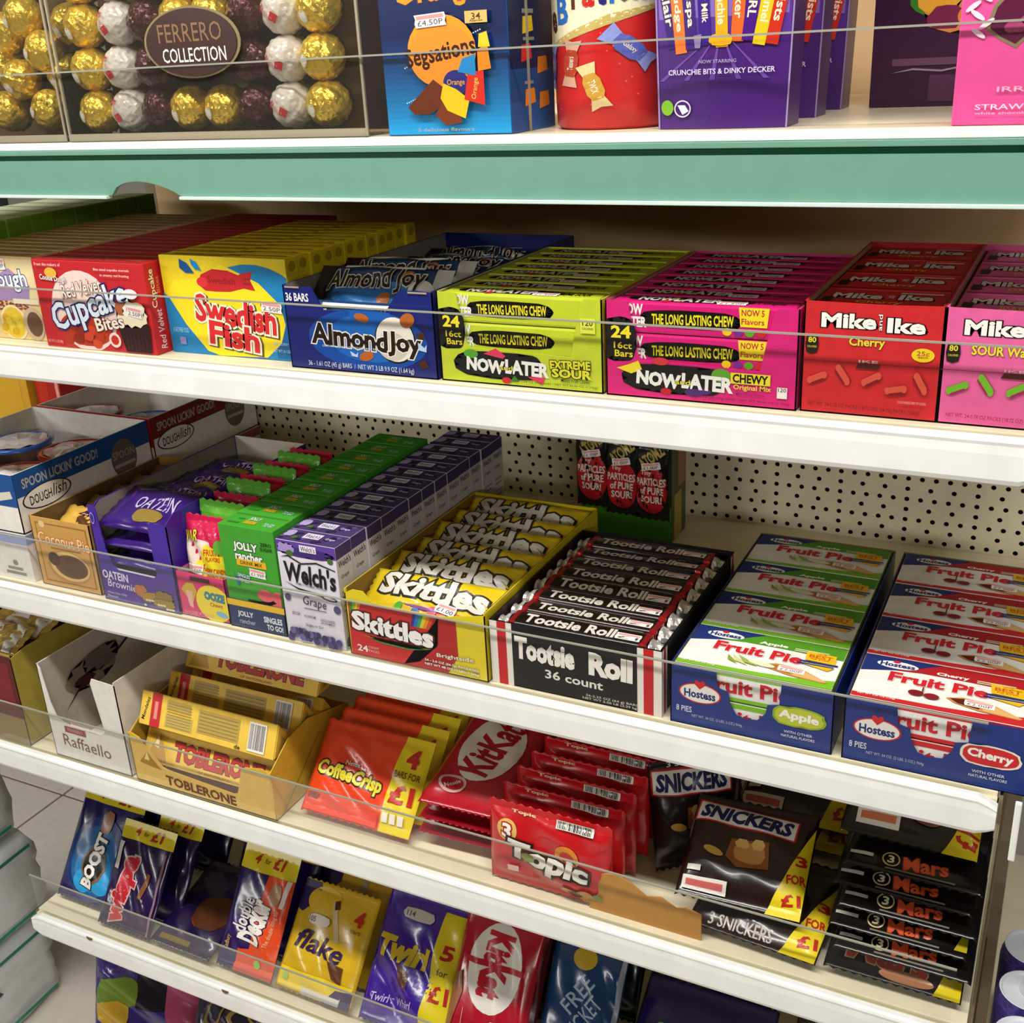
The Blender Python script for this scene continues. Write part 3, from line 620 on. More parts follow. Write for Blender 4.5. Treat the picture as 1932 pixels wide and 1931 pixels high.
# almond bar tray
AJT = tray('display_tray', 'navy tray of almond bars with a torn notched front', (.156, .30, .0765), (.562, .0195, zz), '#14206e',
    front=[(0, 0), (1, 0), (1, .985), (.9, 1), (.785, .985), (.69, .74), (.27, .72), (.2, .99), (.1, .97), (0, 1)], inner='#8d8478', kind='gloss',
    fp=[E(.55, .4, .4, .36, '#174a9e'), E(.57, .42, .28, .28, '#1f66ba'), Q(.45, .6, .72, .735, '#1b5cb0'), E(.74, .42, .135, .27, '#1a1410'), E(.74, .43, .125, .26, '#e9e3d8'), E(.72, .35, .1, .17, '#cfc7b8'), T('Almond', .43, .42, .52, .26, '#241712', -3, ol='#f2ece0', ow=.07, b=.05), T('Joy', .8, .37, .22, .3, '#241712', -3, ol='#f2ece0', ow=.07, b=.05),
        E(.54, .21, .05, .055, '#b5622a', 15), E(.83, .66, .05, .08, '#b5622a', 30), E(.53, .66, .05, .05, '#b5622a', -10), G([(.88, .19), (.93, .22), (.95, .14), (.9, .11)], '#4a2a1c'), G([(.88, .52), (.93, .54), (.94, .46), (.89, .46)], '#4a2a1c'), G([(.43, .26), (.47, .22), (.485, .25), (.48, .19), (.44, .2)], '#bcd2ea'), G([(.89, .42), (.93, .36), (.945, .4), (.94, .31), (.89, .33)], '#bcd2ea'),
        T('COCONUT & ALMOND CHOCOLATE CANDY BAR', .43, .3, .38, .025, '#c9d6ea'), T('36 BARS', .1, .86, .16, .1, '#f1f1ee', b=.03), T('36 - 1.61 OZ (45 g) BARS  /  NET WT 3 LB 9.9 OZ (1.64 kg)', .49, .07, .72, .075, '#d9deea', b=.0), Q(.02, .965, .12, .985, '#a99a80'), Q(.85, .97, .97, .99, '#a99a80')])
def almond_bar(label, loc, rot, s=1):
    return pack('candy_bar', label, 'candy bar', (.14, .048, .012), loc, '#14365e', [Q(.0, .02, .12, .98, '#0d0d12'), Q(.88, .02, 1, .98, '#b9b5ad'), E(.5, .3, .34, .3, '#1f66a8'), E(.82, .38, .09, .3, '#ddd6c9'), E(.58, .22, .05, .14, '#a85c2a', 20), E(.7, .74, .05, .12, '#a85c2a', 10), T('Almond Joy', .47, .60, .72, .56, '#20140f', 3, ol='#cfc6b6', ow=.07, b=.03), Q(.2, .9, .8, .97, '#e0dcd4')],
        rot, 'almond bars in the navy tray', seal='h', seed=int(loc[1]*1000), n=(26, 10))
th0 = -math.radians(62)
for i, (dx, y, z, a, rz, lb) in enumerate(((.008, .0285, .030, -4, 0.0, 'lowest at the notch'), (.008, .042, .05, -46, .02, 'leaning on the front edge'), (.008, .080, .054, -52, .04, 'second up from the front, tilted'), (.008, .13, .050, -68, .02, 'lying in the middle of the tray'), (.008, .18, .050, -70, -.02, 'fourth from the tray front'), (.008, .23, .050, -70, .02, 'rearmost in the tray'))):
    almond_bar('blue almond bar %s' % lb, (.562+dx, y, zz+z if i else zz+.0135), (math.radians(a), 0, rz))

# long-lasting chew trays
def chew_tray(x0, w_, base, dark, accent, lab, bar_a, bar_b, right_txt, fruits, tag_):
    z0 = zz; y0 = .0205; d_ = .226; h_ = .0768
    tray('display_tray', lab, (w_, d_, h_), (x0, y0, z0), base, front=[(0, 0), (1, 0), (1, 1), (.9, .995), (.875, .95), (.815, .37), (.2, .40), (.175, .45), (.125, .99), (.1, 1), (0, 1)], inner='#a89878',
        fp=[S(.075, .6, .1, .24, '#14120e', 7, 40, .3), T('24', .085, .68, .11, .13, '#e6d52a', b=.05), T('16ct', .095, .54, .1, .07, '#e6d52a', b=.02), T('Bars', .1, .455, .1, .07, '#e6d52a', b=.02),
            S(.37, .22, .29, .16, '#14120e', 3, 44, .25)] + fruits + [T('NOW', .29, .21, .24, .155, '#e6e4de', -4, b=.08), T('LATER', .55, .21, .27, .16, '#e6e4de', -2, b=.07), T('and', .42, .2, .08, .05, '#e6d52a', ol='#14120e', ow=.06)] + right_txt
           + [T('24 - 1.94 OZ (55g) BARS / NET WT 46.56 OZ (1.32kg)', .72, .06, .5, .028, dark)])
    # wrapped chew bars, two layers
    def bar(lb, loc, front):
        return carton('chew_bar', lb, 'chew bar', (w_-.008, .026, .0245), loc, base, kind='gloss', group=tag_, bev=.002,
            fp=bar_a if front else (), tp=[S(.42, .5, .36, .34, '#191612', 3, 36, .25), T('NOW', .24, .5, .2, .5, '#d9d7cf', b=.07), T('LATER', .47, .5, .26, .5, '#d9d7cf', b=.06), T('and', .355, .45, .05, .2, '#e6d52a'), T(bar_b, .8, .5, .26, .4, '#2a2412', b=.02), E(.3, .2, .03, .14, '#c8262a'), PRICE('£1.50P', .66, .3, .16, .42, 2)])
    hx = x0+.004; hy = y0+.0018
    bar('%s, bottom one at the front cut-out' % tag_[:-1], (hx, hy, z0+.0018), True)
    bar('%s, middle one at the front cut-out' % tag_[:-1], (hx, hy, z0+.0268), True)
    bar('%s, top one at the front cut-out' % tag_[:-1], (hx, hy, z0+.0518), True)
    f1 = None; rq = random.Random(int(x0*100))
    for i in range(1, 8):
        for lay, zl in (('bottom', .0018), ('middle', .0268), ('top', .0518)):
            lb = '%s, %s layer, %s from the front' % (tag_[:-1], lay, ORD[i])
            p = (hx+rq.uniform(-.001, .001), hy+i*.0276, z0+zl)
            if f1 is None: f1 = bar(lb, p, False)
            else: dup(f1, p, None, lb)
def chew_front(bg, extra): return [S(.45, .5, .29, .3, '#15130e', 5, 40, .2), T('NOW', .12, .76, .13, .36, '#e6e4de', b=.06), T('LATER', .135, .36, .14, .34, '#e6e4de', b=.06), T('THE LONG LASTING CHEW', .46, .5, .45, .34, '#e2d62c', 1, b=.04)]+extra
chew_tray(.7215, .150, '#bcc92c', '#4f5a14', '#e6d52a', 'lime green tray of sour long-lasting chew bars',
    chew_front(0, []), 'EXTREME SOUR', [T('EXTREME', .81, .285, .24, .095, '#d9d32c', 2, ol='#14120e', ow=.1, b=.06), T('SOUR', .82, .19, .24, .1, '#d9d32c', 0, ol='#14120e', ow=.1, b=.06), T('Mixed Fruit Chews', .84, .115, .17, .035, '#2a2a10'), ('GR', .92, .72, .085, .16, '#d6dc4a', 0, 0), T('120', .92, .75, .06, .06, '#2a2a10'), T('CALORIES', .92, .69, .065, .022, '#5a5a20')],
    [E(.2, .33, .045, .05, '#4f9a2a'), G([(.28, .34), (.36, .41), (.42, .33), (.4, .3)], '#d9345a'), G([(.55, .12), (.66, .13), (.64, .04)], '#d9345a'), E(.42, .06, .03, .035, '#c8262a'), G([(.44, .05), (.47, .12), (.5, .06)], '#3a7a2a')], 'lime green chew bars')
chew_tray(.8745, .1525, '#cf1a72', '#7a0c40', '#e6d52a', 'hot pink tray of chewy original long-lasting bars',
    chew_front(0, [G([(.71, .98), (.87, .98), (.86, .38), (.72, .38)], '#e8d52a'), T('NOW 5', .785, .82, .12, .2, '#b8243a', b=.03), T('Flavors', .785, .55, .12, .18, '#b8243a', b=.02), E(.65, .2, .025, .12, '#e6c21c'), E(.71, .2, .025, .12, '#7a2a8a'), E(.77, .2, .025, .12, '#5aa02a'), E(.83, .2, .025, .12, '#c8262a')]), 'CHEWY Original',
    [Q(.67, .23, .87, .34, '#e0d32c'), T('CHEWY', .77, .285, .18, .09, '#14120e', b=.05), T('Original Mix', .78, .19, .19, .065, '#e0d32c', b=.02), ('GR', .93, .17, .05, .11, '#ece6e0', 0, 0), T('120', .93, .2, .04, .04, '#2a1a20'), T('Mixed Fruit Chews', .77, .13, .14, .025, '#8a1a50')],
    [G([(.06, .3), (.12, .34), (.18, .39), (.2, .3), (.14, .25)], '#e6d02a'), E(.3, .4, .045, .04, '#c8343a'), E(.62, .3, .05, .07, '#5a9a2a'), E(.33, .09, .03, .035, '#b81a2a'), E(.48, .1, .05, .04, '#4a2a6a'), E(.53, .12, .04, .035, '#4a2a6a')], 'hot pink chew bars')

# capsule sweet trays
def capsule_tray(x0, w_, base, dark, tl, name_txt, pill, tag_):
    y0 = .0225; d_ = .262; h_ = .0832; z0 = zz
    pills = []
    for x, y, r_ in ((.12, .32, 25), (.31, .36, -55), (.52, .34, 30), (.7, .26, 12), (.87, .33, -60)):
        pills += [('GR', x, y, .13, .075, dark, r_, 0), ('GR', x, y+.008, .12, .055, pill, r_, 0), E(x+.06*math.cos(math.radians(r_)), y+.07*math.sin(math.radians(r_)), .02, .033, pill), E(x-.06*math.cos(math.radians(r_)), y-.07*math.sin(math.radians(r_))+.006, .02, .033, pill)]
    nm = [T('Mike', .33, .84, .4, .13, '#f3efe6', 0, ol='#1d0c0c', ow=.08, b=.06), T('Ike', .74, .82, .27, .13, '#f3efe6', 0, ol='#1d0c0c', ow=.08, b=.06), T('and', .555, .84, .12, .035, '#f3efe6', 90, ol='#1d0c0c', ow=.06)]
    tray('display_tray', tl, (w_, d_, h_), (x0, y0, z0), base, front=[(0, 0), (1, 0), (1, 1), (.6, .99), (0, 1)], inner='#a88a6a', bcol=base,
        fp=nm+[name_txt, S(.07, .62, .05, .09, '#1d160e', 4, 8, .05), T('80', .07, .66, .06, .05, '#e6d52a', b=.03), T('CALORIES', .07, .6, .07, .018, '#cfc03a'), E(.87, .58, .08, .06, '#e6c81c'), T('25c', .87, .595, .09, .04, '#a83a1a'), T('each', .87, .565, .07, .025, '#a83a1a'),
            Q(.0, .472, 1, .478, dark), G([(.4, .43), (.42, .475), (.58, .475), (.56, .43)], '#4a1a14'), T('IKE', .49, .495, .14, .022, '#e9e4dc')] + pills
           + [T('NET WT. 24-0.78 OZ PACKS (18.72 OZ) (24-22g PACKS (528g))', .47, .075, .82, .045, dark, -1), T('CONSUMABLES BEST BY 02/2022', .82, .16, .2, .022, '#d99a90')])
    for i in range(4):
        carton('capsule_sweet_box', '%s capsule sweet box in its tray, %s' % (tag_, 'front one' if i == 0 else ORD[i]+' from the front'), 'sweet box', (w_-.007, .0615, .0785), (x0+.0035, y0+.0022+.0638*i, z0+.0013), base, group='%s capsule boxes' % tag_, bev=.0015,
            tp=nm and [T('Mike', .3, .6, .4, .3, '#e3ddd2', 0, ol='#2a1010', ow=.08, b=.06), T('Ike', .76, .6, .27, .3, '#e3ddd2', 0, ol='#2a1010', ow=.08, b=.06), T('and', .555, .6, .09, .1, '#e3ddd2', 90), T(name_txt[1], .5, .26, .36, .16, name_txt[6], b=.02), Q(.62, .78, .95, .86, '#cfc0b4'), Q(.04, .2, .12, .5, '#1d160e'), Q(.01, .02, .99, .06, dark)])
capsule_tray(1.0295, .097, '#c61f25', '#7d1016', 'red tray of cherry capsule sweets', T('Cherry', .47, .655, .26, .1, '#e6cf3a', b=.04, ol='#5a1010', ow=.04), '#d2503f', 'cherry red')
capsule_tray(1.1268, .097, '#e0609a', '#a11f52', 'pink tray of sour capsule sweets at the right shelf end', T('SOUR Watermelon', .52, .655, .66, .085, '#e6d83a', b=.04, ol='#6a1a3a', ow=.04), '#6fb52a', 'pink sour')
# ------------------------------------------------------------------ third shelf: desserts, drink mixes, pies
zz = Z3+.0003
def dessert_pot(label, loc, rim, s=1.0):
    t = thing('dessert_pot', label, 'dessert pot', loc)
    revolve('pot', [(0, 0), (.03*s, 0), (.034*s, .003), (.041*s, .045), (.0435*s, .046)], mat('#8a6a5a', 'plastic'), t, 28)
    revolve('lid_rim', [(.0445*s, .0462), (.0445*s, .0495), (.038*s, .0505), (.036*s, .0495), (.036*s, .0462)], mat(rim, 'film'), t, 28)
    bm = bmesh.new(); r_ = random.Random(int(loc[0]*1e4))
    n = 18; c = bm.verts.new((0, 0, .0515)); ring = []
    for k, rad in ((0, .015), (1, .027), (2, .0365)):
        ring.append([bm.verts.new((rad*s*math.cos(2*math.pi*i/n), rad*s*math.sin(2*math.pi*i/n), .0505+r_.uniform(-.002, .002))) for i in range(n)])
    for i in range(n):
        j = (i+1) % n; bm.faces.new((c, ring[0][i], ring[0][j]))
        for q in (0, 1): bm.faces.new((ring[q][i], ring[q+1][i], ring[q+1][j], ring[q][j]))
    bm_obj('foil_lid', bm, mat('#d9cfd0', 'film'), t)
    return t
def dough_tray(label, y0, col, d_):
    w_ = .205; x0 = .145-w_; h_ = .0725
    sp = [Q(.0, .60, 1, 1, col), T("SPOON LICKIN' GOOD!", .32, .80, .54, .17, '#b9b3a6', 0, b=.03), E(.2, .49, .17, .2, '#2a2622'), E(.2, .49, .16, .18, '#efe9db'), T('DOUGH', .155, .48, .15, .16, '#241f1a', b=.02), T('lish', .285, .51, .1, .2, '#241f1a', 0, sh=.3, b=0), E(.78, .52, .1, .34, '#6f6658'), T('SPOON', .78, .6, .17, .14, '#b3a894'), Q(.7, .38, .86, .44, '#b3a894')]
    t = tray('display_tray', label, (w_, d_, h_), (x0, y0, zz+.0615), '#ece8e0', inner='#cfc6b6', sp=sp, fp=[Q(0, .45, 1, 1, col if y0 < .1 else '#b01f1f'), G([(.6, .62), (.85, .66), (.96, .72), (.97, .6), (.85, .52), (.6, .5)], '#d9d2c6')])
    return t
carton('dessert_carton', 'plain white carton with lavender band under the blue tray', 'carton', (.205, .212, .06), (-.06, .019, zz), '#e9e6df', [Q(0, .78, 1, .985, '#8f9fc9'), Q(.8, .2, .92, .26, '#8f8a80'), Q(.78, .1, .94, .16, '#8f8a80'), E(.87, .36, .02, .06, '#8f8a80')], rp=[Q(0, .78, 1, .985, '#8f9fc9')])
carton('dessert_carton', 'plain white carton behind, under the red tray', 'carton', (.205, .212, .06), (-.06, .24, zz), '#e9e6df', rp=[Q(0, .78, 1, .985, '#a86a60')])
dough_tray('blue and white dessert tray with open top, nearest the shelf front', .019, '#1d4f8f', .216)
dough_tray('dark red and white dessert tray behind the blue one', .241, '#7a1a18', .21)
for i, (x, y, c_, w1) in enumerate(((-.012, .068, '#2f62b8', 'blue rimmed dessert pot at the front left of the tray'), (.088, .068, '#9a1f22', 'red rimmed dessert pot at the front right of the tray'), (-.012, .162, '#2f62b8', 'blue rimmed dessert pot at the back left of the tray'), (.088, .162, '#9a1f22', 'red rimmed dessert pot at the back right of the tray'), (-.012, .29, '#9a2a2a', 'maroon rimmed dessert pot in the red tray, left'), (.088, .29, '#2f62b8', 'blue rimmed dessert pot in the red tray, right'))):
    dessert_pot(w1, (x, y, zz+.0632), c_)

# coconut pie tray
tray('display_tray', 'tan coconut pie tray with a brown pie picture', (.093, .215, .0865), (.157, .0205, zz), '#cf9f52', inner='#6b5232',
    fp=[Q(.08, .07, .94, .93, '#9a7038'), Q(.1, .09, .92, .91, '#c99a50'), T('Coconut Pie', .52, .7, .86, .17, '#f2cf98', -2, ol='#a8401f', ow=.06, b=.03), E(.2, .91, .05, .05, '#e6c48a'), Q(.28, .57, .78, .59, '#8a6230'), E(.53, .33, .36, .24, '#b8894a'), E(.55, .34, .33, .21, '#e0b873'), E(.57, .34, .28, .17, '#6b4524'), E(.6, .33, .22, .13, '#5a3a1e'), E(.3, .42, .1, .1, '#4a2a14')])
for i in range(5):
    pack('snack_pie', 'coconut pie pack with tan and brown wrap, %s in its tray' % ('front one' if i == 0 else ORD[i]), 'snack pie', (.085, .06, .015), (.161, .029+.036*i, zz+.045), ['#d9ac4a', '#a57c3a', '#8a6a34'][min(i, 2)],
        [E(.6, .5, .25, .35, '#5b3a1e'), Q(.3, .7, .7, .9, '#e8d9a8') if i else Q(.35, .75, .72, .92, '#2a1a50')], (math.radians(-56), 0, 0), 'coconut pie packs', seed=i, n=(14, 12), amp=.0012)

# oat brownie tray
tray('display_tray', 'purple oat brownie tray with a tall window front', (.111, .252, .115), (.2595, .0165, zz), '#43259a', kind='gloss', bcol='#d9d2c2', inner='#8d8474',
    front=[(0, 0), (1, 0), (1, .9), (.8, .92), (.76, .86), (.77, .38), (.74, .35), (.26, .36), (.2, .4), (.14, .55), (.1, .97), (.06, 1), (0, 1)], side=[(0, 0), (1, 0), (1, 1), (.06, 1), (0, .92)],
    fp=[Q(.01, .02, .99, .33, '#4a2a8c'), ('G', [(.27, .353), (.73, .343), (.75, .36), (.24, .372)], '#e6e0ee'), T('OATEIN', .2, .28, .34, .09, '#e9e4f1', -2, b=.03), T('Brownie', .27, .19, .38, .08, '#e9e4f1', -2, b=.0, sh=.1), T('White Choc Chip', .18, .085, .26, .03, '#c9c2d9'), T('Flavour', .12, .05, .14, .025, '#c9c2d9'), S(.52, .17, .09, .07, '#b5713a', 3), S(.66, .12, .15, .06, '#a5822c', 4, 20, .3), S(.82, .15, .13, .07, '#8a6f2c', 5, 20, .3), S(.8, .08, .16, .05, '#9a7c30', 6)]
    + [E(.55+.4*((i*7) % 11)/11, .03+.03*(i % 3), .02, .012, '#e0d3a0', n=8) for i in range(10)] + [E(.045, .87, .03, .06, '#b9a8e0', n=16), E(.045, .87, .024, .05, '#43259a', n=16)])
for i, (y, z, a, l_) in enumerate(((.02, .058, -80, 'lower one in the window'), (.02, .080, -80, 'middle one in the window'), (.02, .103, -72, 'top one in the window'), (.07, .108, -82, 'second row'), (.12, .106, -84, 'third row'), (.172, .106, -86, 'rear row'))):
    pack('brownie_pack', 'shiny purple oat brownie pack, %s' % l_, 'brownie pack', (.103, .07 if i < 3 else .052, .015), (.2635, y, zz+z-.012), '#35186f', [T('OATEIN', .6, .55, .5, .3, '#b9aed0', 5, ol='#1d0c40', ow=.03), S(.62, .25, .2, .14, '#8a7434', 3)] if i > 1 else (), (math.radians(a), 0, 0), 'oat brownie packs', seed=i+3, n=(18, 10), amp=.001, seal='h')

# sour ooze sweets
OZ = tray('display_tray', 'pink and yellow low carton of ooze sweet bags', (.067, .23, .052), (.3705, .0185, zz), '#d6366e', inner='#c9a0a8',
    fp=[E(.72, .4, .36, .42, '#e8d23a'), G([(.08, .62), (.2, .78), (.34, .8), (.4, .62), (.3, .36), (.2, .4)], '#c8a83a'), G([(.17, .6), (.3, .6), (.28, .2), (.2, .25)], '#e6b0a0'), Q(.3, .85, .7, .95, '#4a2a1c'), T('OOZE', .75, .56, .4, .18, '#2f8fb0', -3, ol='#10405a', ow=.06, b=.05), T('Chewz', .77, .38, .26, .09, '#b8622a'), E(.86, .18, .12, .06, '#7fb0d8', -10), T('18-1.76 OZ NET WT 1 LB 15.6 OZ', .38, .1, .6, .07, '#efb0c0')])
ooze = [G([(0, .72), (1, .78), (1, .995), (0, .995)], '#c81a4a'), S(.3, .6, .35, .16, '#e3cfc0', 3, 16), G([(.05, .2), (.98, .2), (.98, .62), (.5, .7), (.35, .5)], '#e3d22c'), T('FRUITY', .66, .62, .36, .07, '#c8341f', 4, b=.03), T('FLAVORS', .68, .55, .3, .05, '#c8341f', 4), T('CHEWY CANDY', .68, .42, .52, .06, '#c8341f', 3, b=.02), T('IN OOZE!', .72, .355, .4, .06, '#c8341f', 3), T('OOZE', .56, .21, .74, .17, '#2f9ab8', 0, ol='#0f3f55', ow=.07, b=.06), T('WAR', .2, .78, .3, .12, '#e8d02a', 10, ol='#2a1a10', ow=.06), PRICE('£1.50P', .3, .42, .3, .1, -6), S(.85, .7, .14, .08, '#5aa030', 4)]
for i in range(9):
    f = i == 0
    pack('ooze_bag', 'ooze sweet bag in red, green and yellow, %s in its carton' % ('front one' if f else ORD[i]), 'sweet bag', (.061, .1, .014), (.3735, .031+.0235*i, zz+.011+(.004 if i % 2 else .0)+(.004*i if i < 4 else .012)), '#c81a4a' if i % 2 == 0 else '#57a02a',
        ooze if f else [Q(0, .86, 1, .99, '#5aa62c' if i % 2 else '#b81a3c'), T('WARHEADS' if i == 1 else 'OOZE', .5, .76, .8, .1, '#e3cf3a', 8, ol='#2a1a10', ow=.05), Q(.1, .5, .9, .66, '#b8a23a')], (math.radians(-9), 0, 0), 'ooze sweet bags', seed=i, n=(12, 14), amp=.0008)

# green drink-mix boxes
tray('display_tray', 'navy and yellow low tray under the green drink mix boxes', (.0745, .335, .033), (.4395, .0172, zz), '#24365e', inner='#1c2a4a', fp=[Q(0, .78, 1, 1, '#e6b92a'), T('JOLLY', .3, .5, .28, .24, '#dfe3ea', b=.05), T('rancher', .32, .26, .28, .17, '#aab3c4'), T('SINGLES', .78, .48, .32, .22, '#dfe3ea', b=.05), T('TO GO!', .8, .22, .28, .2, '#dfe3ea', b=.05)])
box_row('drink_mix_box', 'green drink mix box', 'drink mix box', 9, (.0705, .0335, .1165), (.4412, .0187, zz+.0016), '#3f9c2a', .0007,
    [T('JOLLY', .46, .80, .44, .1, '#f1f1ea', -1, ol='#10261a', ow=.09, b=.06), T('rancher', .5, .715, .5, .085, '#f1f1ea', -1, ol='#10261a', ow=.07, b=.05), Q(.26, .62, .8, .685, '#e6b01e'), T('DRINK MIX', .53, .652, .4, .035, '#2a2410', b=.02), T('ZERO', .84, .86, .2, .035, '#10300f', b=.02), T('SUGAR', .84, .815, .22, .035, '#10300f', b=.02), PRICE('£1.99P', .62, .565, .3, .08, -3),
     G([(.16, .58), (.2, .5), (.24, .51), (.27, .42), (.22, .42)], '#2a63a8'), T('SINGLES', .36, .52, .22, .035, '#e6eef4', -6, ol='#1d3a78', ow=.07), T('TO GO!', .36, .475, .2, .035, '#e6eef4', -6, ol='#1d3a78', ow=.07), G([(.36, .29), (.45, .14), (.7, .03), (.99, .03), (.99, .3), (.72, .2), (.52, .24)], '#2a7a20'), G([(.42, .27), (.5, .16), (.72, .07), (.99, .08), (.99, .33), (.7, .24), (.52, .27)], '#e0646a'), E(.72, .36, .15, .06, '#e0646a'), E(.95, .36, .12, .06, '#e0646a')],
    [Q(.03, .86, .97, .92, '#2f7f22'), T('JOLLY', .47, .62, .2, .26, '#dfe6d6', ol='#10261a', ow=.06, b=.04), T('rancher', .47, .42, .22, .16, '#e6b01e', b=.04), Q(.36, .26, .58, .36, '#c9981e'), T('TO GO', .8, .35, .18, .22, '#bcd6e6', b=.03), Q(.2, .5, .3, .6, '#2f7f22'), Q(.1, .2, .3, .3, '#2f7f22')], [Q(.05, .05, .95, .95, '#358a24')], 'green drink mix boxes')
# white grape drink-mix boxes
wel_f = [Q(.0, .88, 1, .995, '#5f3f9e'), S(.5, .9, .5, .05, '#3f2a72', 3, 30, .5), S(.16, .93, .16, .05, '#a490c8', 5, 18, .4), E(.9, .86, .05, .03, '#4a6a2a'), E(.22, .88, .06, .03, '#4a6a2a'), Q(.4, .91, .68, .975, '#e9e6f0'), T("Welch's", .54, .942, .24, .05, '#2a2433'), G([(.04, .83), (.18, .86), (.4, .80), (.66, .83), (.97, .78), (.97, .77), (.66, .815), (.4, .785), (.18, .845)], '#15131a'), T("Welch's", .52, .69, .88, .2, '#15131a', -3, b=.05), T('FAMILY FARMER OWNED', .52, .585, .52, .022, '#7d7885', -3), G([(.06, .60), (.3, .55), (.6, .53), (.93, .49), (.93, .475), (.6, .51), (.3, .535)], '#15131a'), E(.82, .495, .13, .022, '#15131a', -6), E(.82, .497, .1, .012, '#e9e6f0', -6),
         T('Grape', .55, .42, .4, .11, '#2a1f33', -4, b=.0, sh=.1), Q(.36, .355, .74, .362, '#3a2f44'), E(.09, .44, .05, .035, '#574a78'), E(.93, .4, .06, .04, '#574a78'), T('ZERO SUGAR', .2, .29, .14, .03, '#4a4550'), T('NO ASPARTAME', .44, .28, .2, .025, '#4a4550'), T('GOOD SOURCE', .74, .27, .24, .025, '#4a4550'), T('OF VITAMIN C', .74, .24, .24, .022, '#4a4550'), T('Singles to Go!', .5, .19, .3, .035, '#4a4550')] \
    + [E(.06+.88*((i*37) % 29)/29, .03+.1*((i*13) % 7)/7, .055, .036, ['#4a3f72', '#6a5f92', '#37305a'][i % 3], n=14) for i in range(24)]
box_row('drink_mix_box', 'white grape drink mix box', 'drink mix box', 13, (.0715, .0265, .114), (.5175, .0148, zz), '#dcd7e2', .0012, wel_f,
    [Q(.0, 0, 1, 1, '#453668')] + [E(.05+.9*((i*11) % 13)/13, .15+.7*((i*5) % 9)/9, .05, .1, ['#2c2348', '#5c5080', '#262038'][i % 3], n=10) for i in range(15)] + [S(.1, .6, .09, .3, '#a79ac4', 4, 14, .4), Q(.36, .34, .64, .78, '#d9d4e4'), T("Welch's", .5, .56, .24, .3, '#2a2433', b=.02), T('Grape', .8, .5, .16, .22, '#cfc6e0'), E(.25, .3, .05, .12, '#4a6a2a')],  # top and side print toned down to paint the row's shading
    [Q(.0, .0, 1, .995, '#cbc5c4'), Q(.0, .88, 1, .995, '#453668'), T("Welch's", .5, .83, .8, .07, '#2a2433', 2, b=.03), T('Grape', .45, .7, .5, .05, '#3a3444', 2), Q(.15, .55, .8, .57, '#8f8a94'), Q(.15, .5, .75, .52, '#8f8a94'), Q(.15, .42, .82, .44, '#9a95a0'), Q(.15, .37, .7, .39, '#9a95a0'), S(.45, .07, .4, .06, '#5a5080', 4, 24, .4)], 'grape drink mix boxes', .0008)

# rainbow sweets tray
tray('display_tray', 'red and yellow tray of rainbow sweet packs', (.156, .275, .0725), (.5955, .0135, zz), '#dcc81f', kind='gloss', inner='#8a6a2a',
    front=[(0, 0), (1, 0), (1, .97), (.83, .9), (.7, .84), (.3, .84), (.2, .86), (.14, 1), (.06, 1), (0, .93)],
    fp=[G([(0.01, .01), (.72, .01), (.8, .3), (.8, .82), (.3, .82), (.02, .84)], '#c3201f'), G([(.72, .01), (.8, .3), (.8, .83), (.68, .83), (.66, .4), (.52, .1), (.4, .01)], '#b01a1c')] + [G([(.02+.012*i, .42+.03*i), (.035+.022*i, .84), (.055+.022*i, .84), (.03+.012*i, .42+.03*i)], c_) for i, c_ in enumerate(('#2a8a3a', '#8aba2a', '#e6c81c', '#e6861c'))]
    + [G([(.5+.026*i, .84), (.526+.026*i, .84), (.5+.022*i, .62), (.474+.022*i, .62)], c_) for i, c_ in enumerate(('#3a2a7a', '#2a6ab0', '#2a9a5a', '#c8c81c', '#e6861c', '#d0481c'))]
    + [T('Skittles', .335, .52, .6, .3, '#f3f0ec', -3, ol='#4a1210', ow=.1, b=.07), G([(.12, .34), (.25, .28), (.45, .27), (.62, .33), (.45, .29), (.25, .305)], '#e6c81c'), G([(.14, .32), (.25, .265), (.45, .25), (.6, .31), (.45, .27), (.25, .285)], '#3a8a3a'), T('24', .1, .13, .08, .1, '#f0dcd4', b=.03), T('COUNT', .185, .165, .08, .04, '#e8a8a0'), T('PACKS', .185, .11, .08, .04, '#e8a8a0'), T('Brightside', .78, .27, .26, .075, '#f1ecd6', 3, ol='#7a6a14', ow=.05), T('24 - 2.0 OZ (56.7g) PACKAGES', .75, .15, .38, .045, '#f3efdc', -1, ol='#2a2410', ow=.08, b=.03), T('NET WT 48 OZ (3 LBS) 1.36kg', .75, .09, .38, .045, '#f3efdc', -1, ol='#2a2410', ow=.08, b=.03)])
sk = [G([(.0, .02), (1, .02), (1, .2), (.5, .34), (0, .2)], '#c9a81c'), G([(.5, .1), (.66, .3), (.95, .2), (.97, .05)], '#d0641c'), T('Skittles', .5, .66, .84, .5, '#d6d2c8', -3, ol='#2a2620', ow=.1, b=.06), E(.3, .22, .03, .1, '#4a9a2a'), E(.44, .16, .03, .1, '#2a5aa0'), E(.57, .2, .035, .1, '#d0507a'), E(.86, .2, .03, .1, '#4a9a2a'), G([(.3, .3), (.5, .2), (.75, .22), (.5, .26)], '#7a3a8a'), PRICE('£1.00', .66, .3, .15, .2, -8)]
skp = ((.004, .026, .049, -60, 0, 'lowest at the tray front'), (.004, .068, .053, -62, .012, 'second, tilted towards the front'), (.005, .11, .051, -62, -.008, 'third from the front'), (.004, .152, .053, -62, .012, 'fourth from the front'), (.005, .191, .052, -62, 0, 'fifth from the front'), (.004, .232, .053, -62, 0, 'rearmost'))
s0 = None
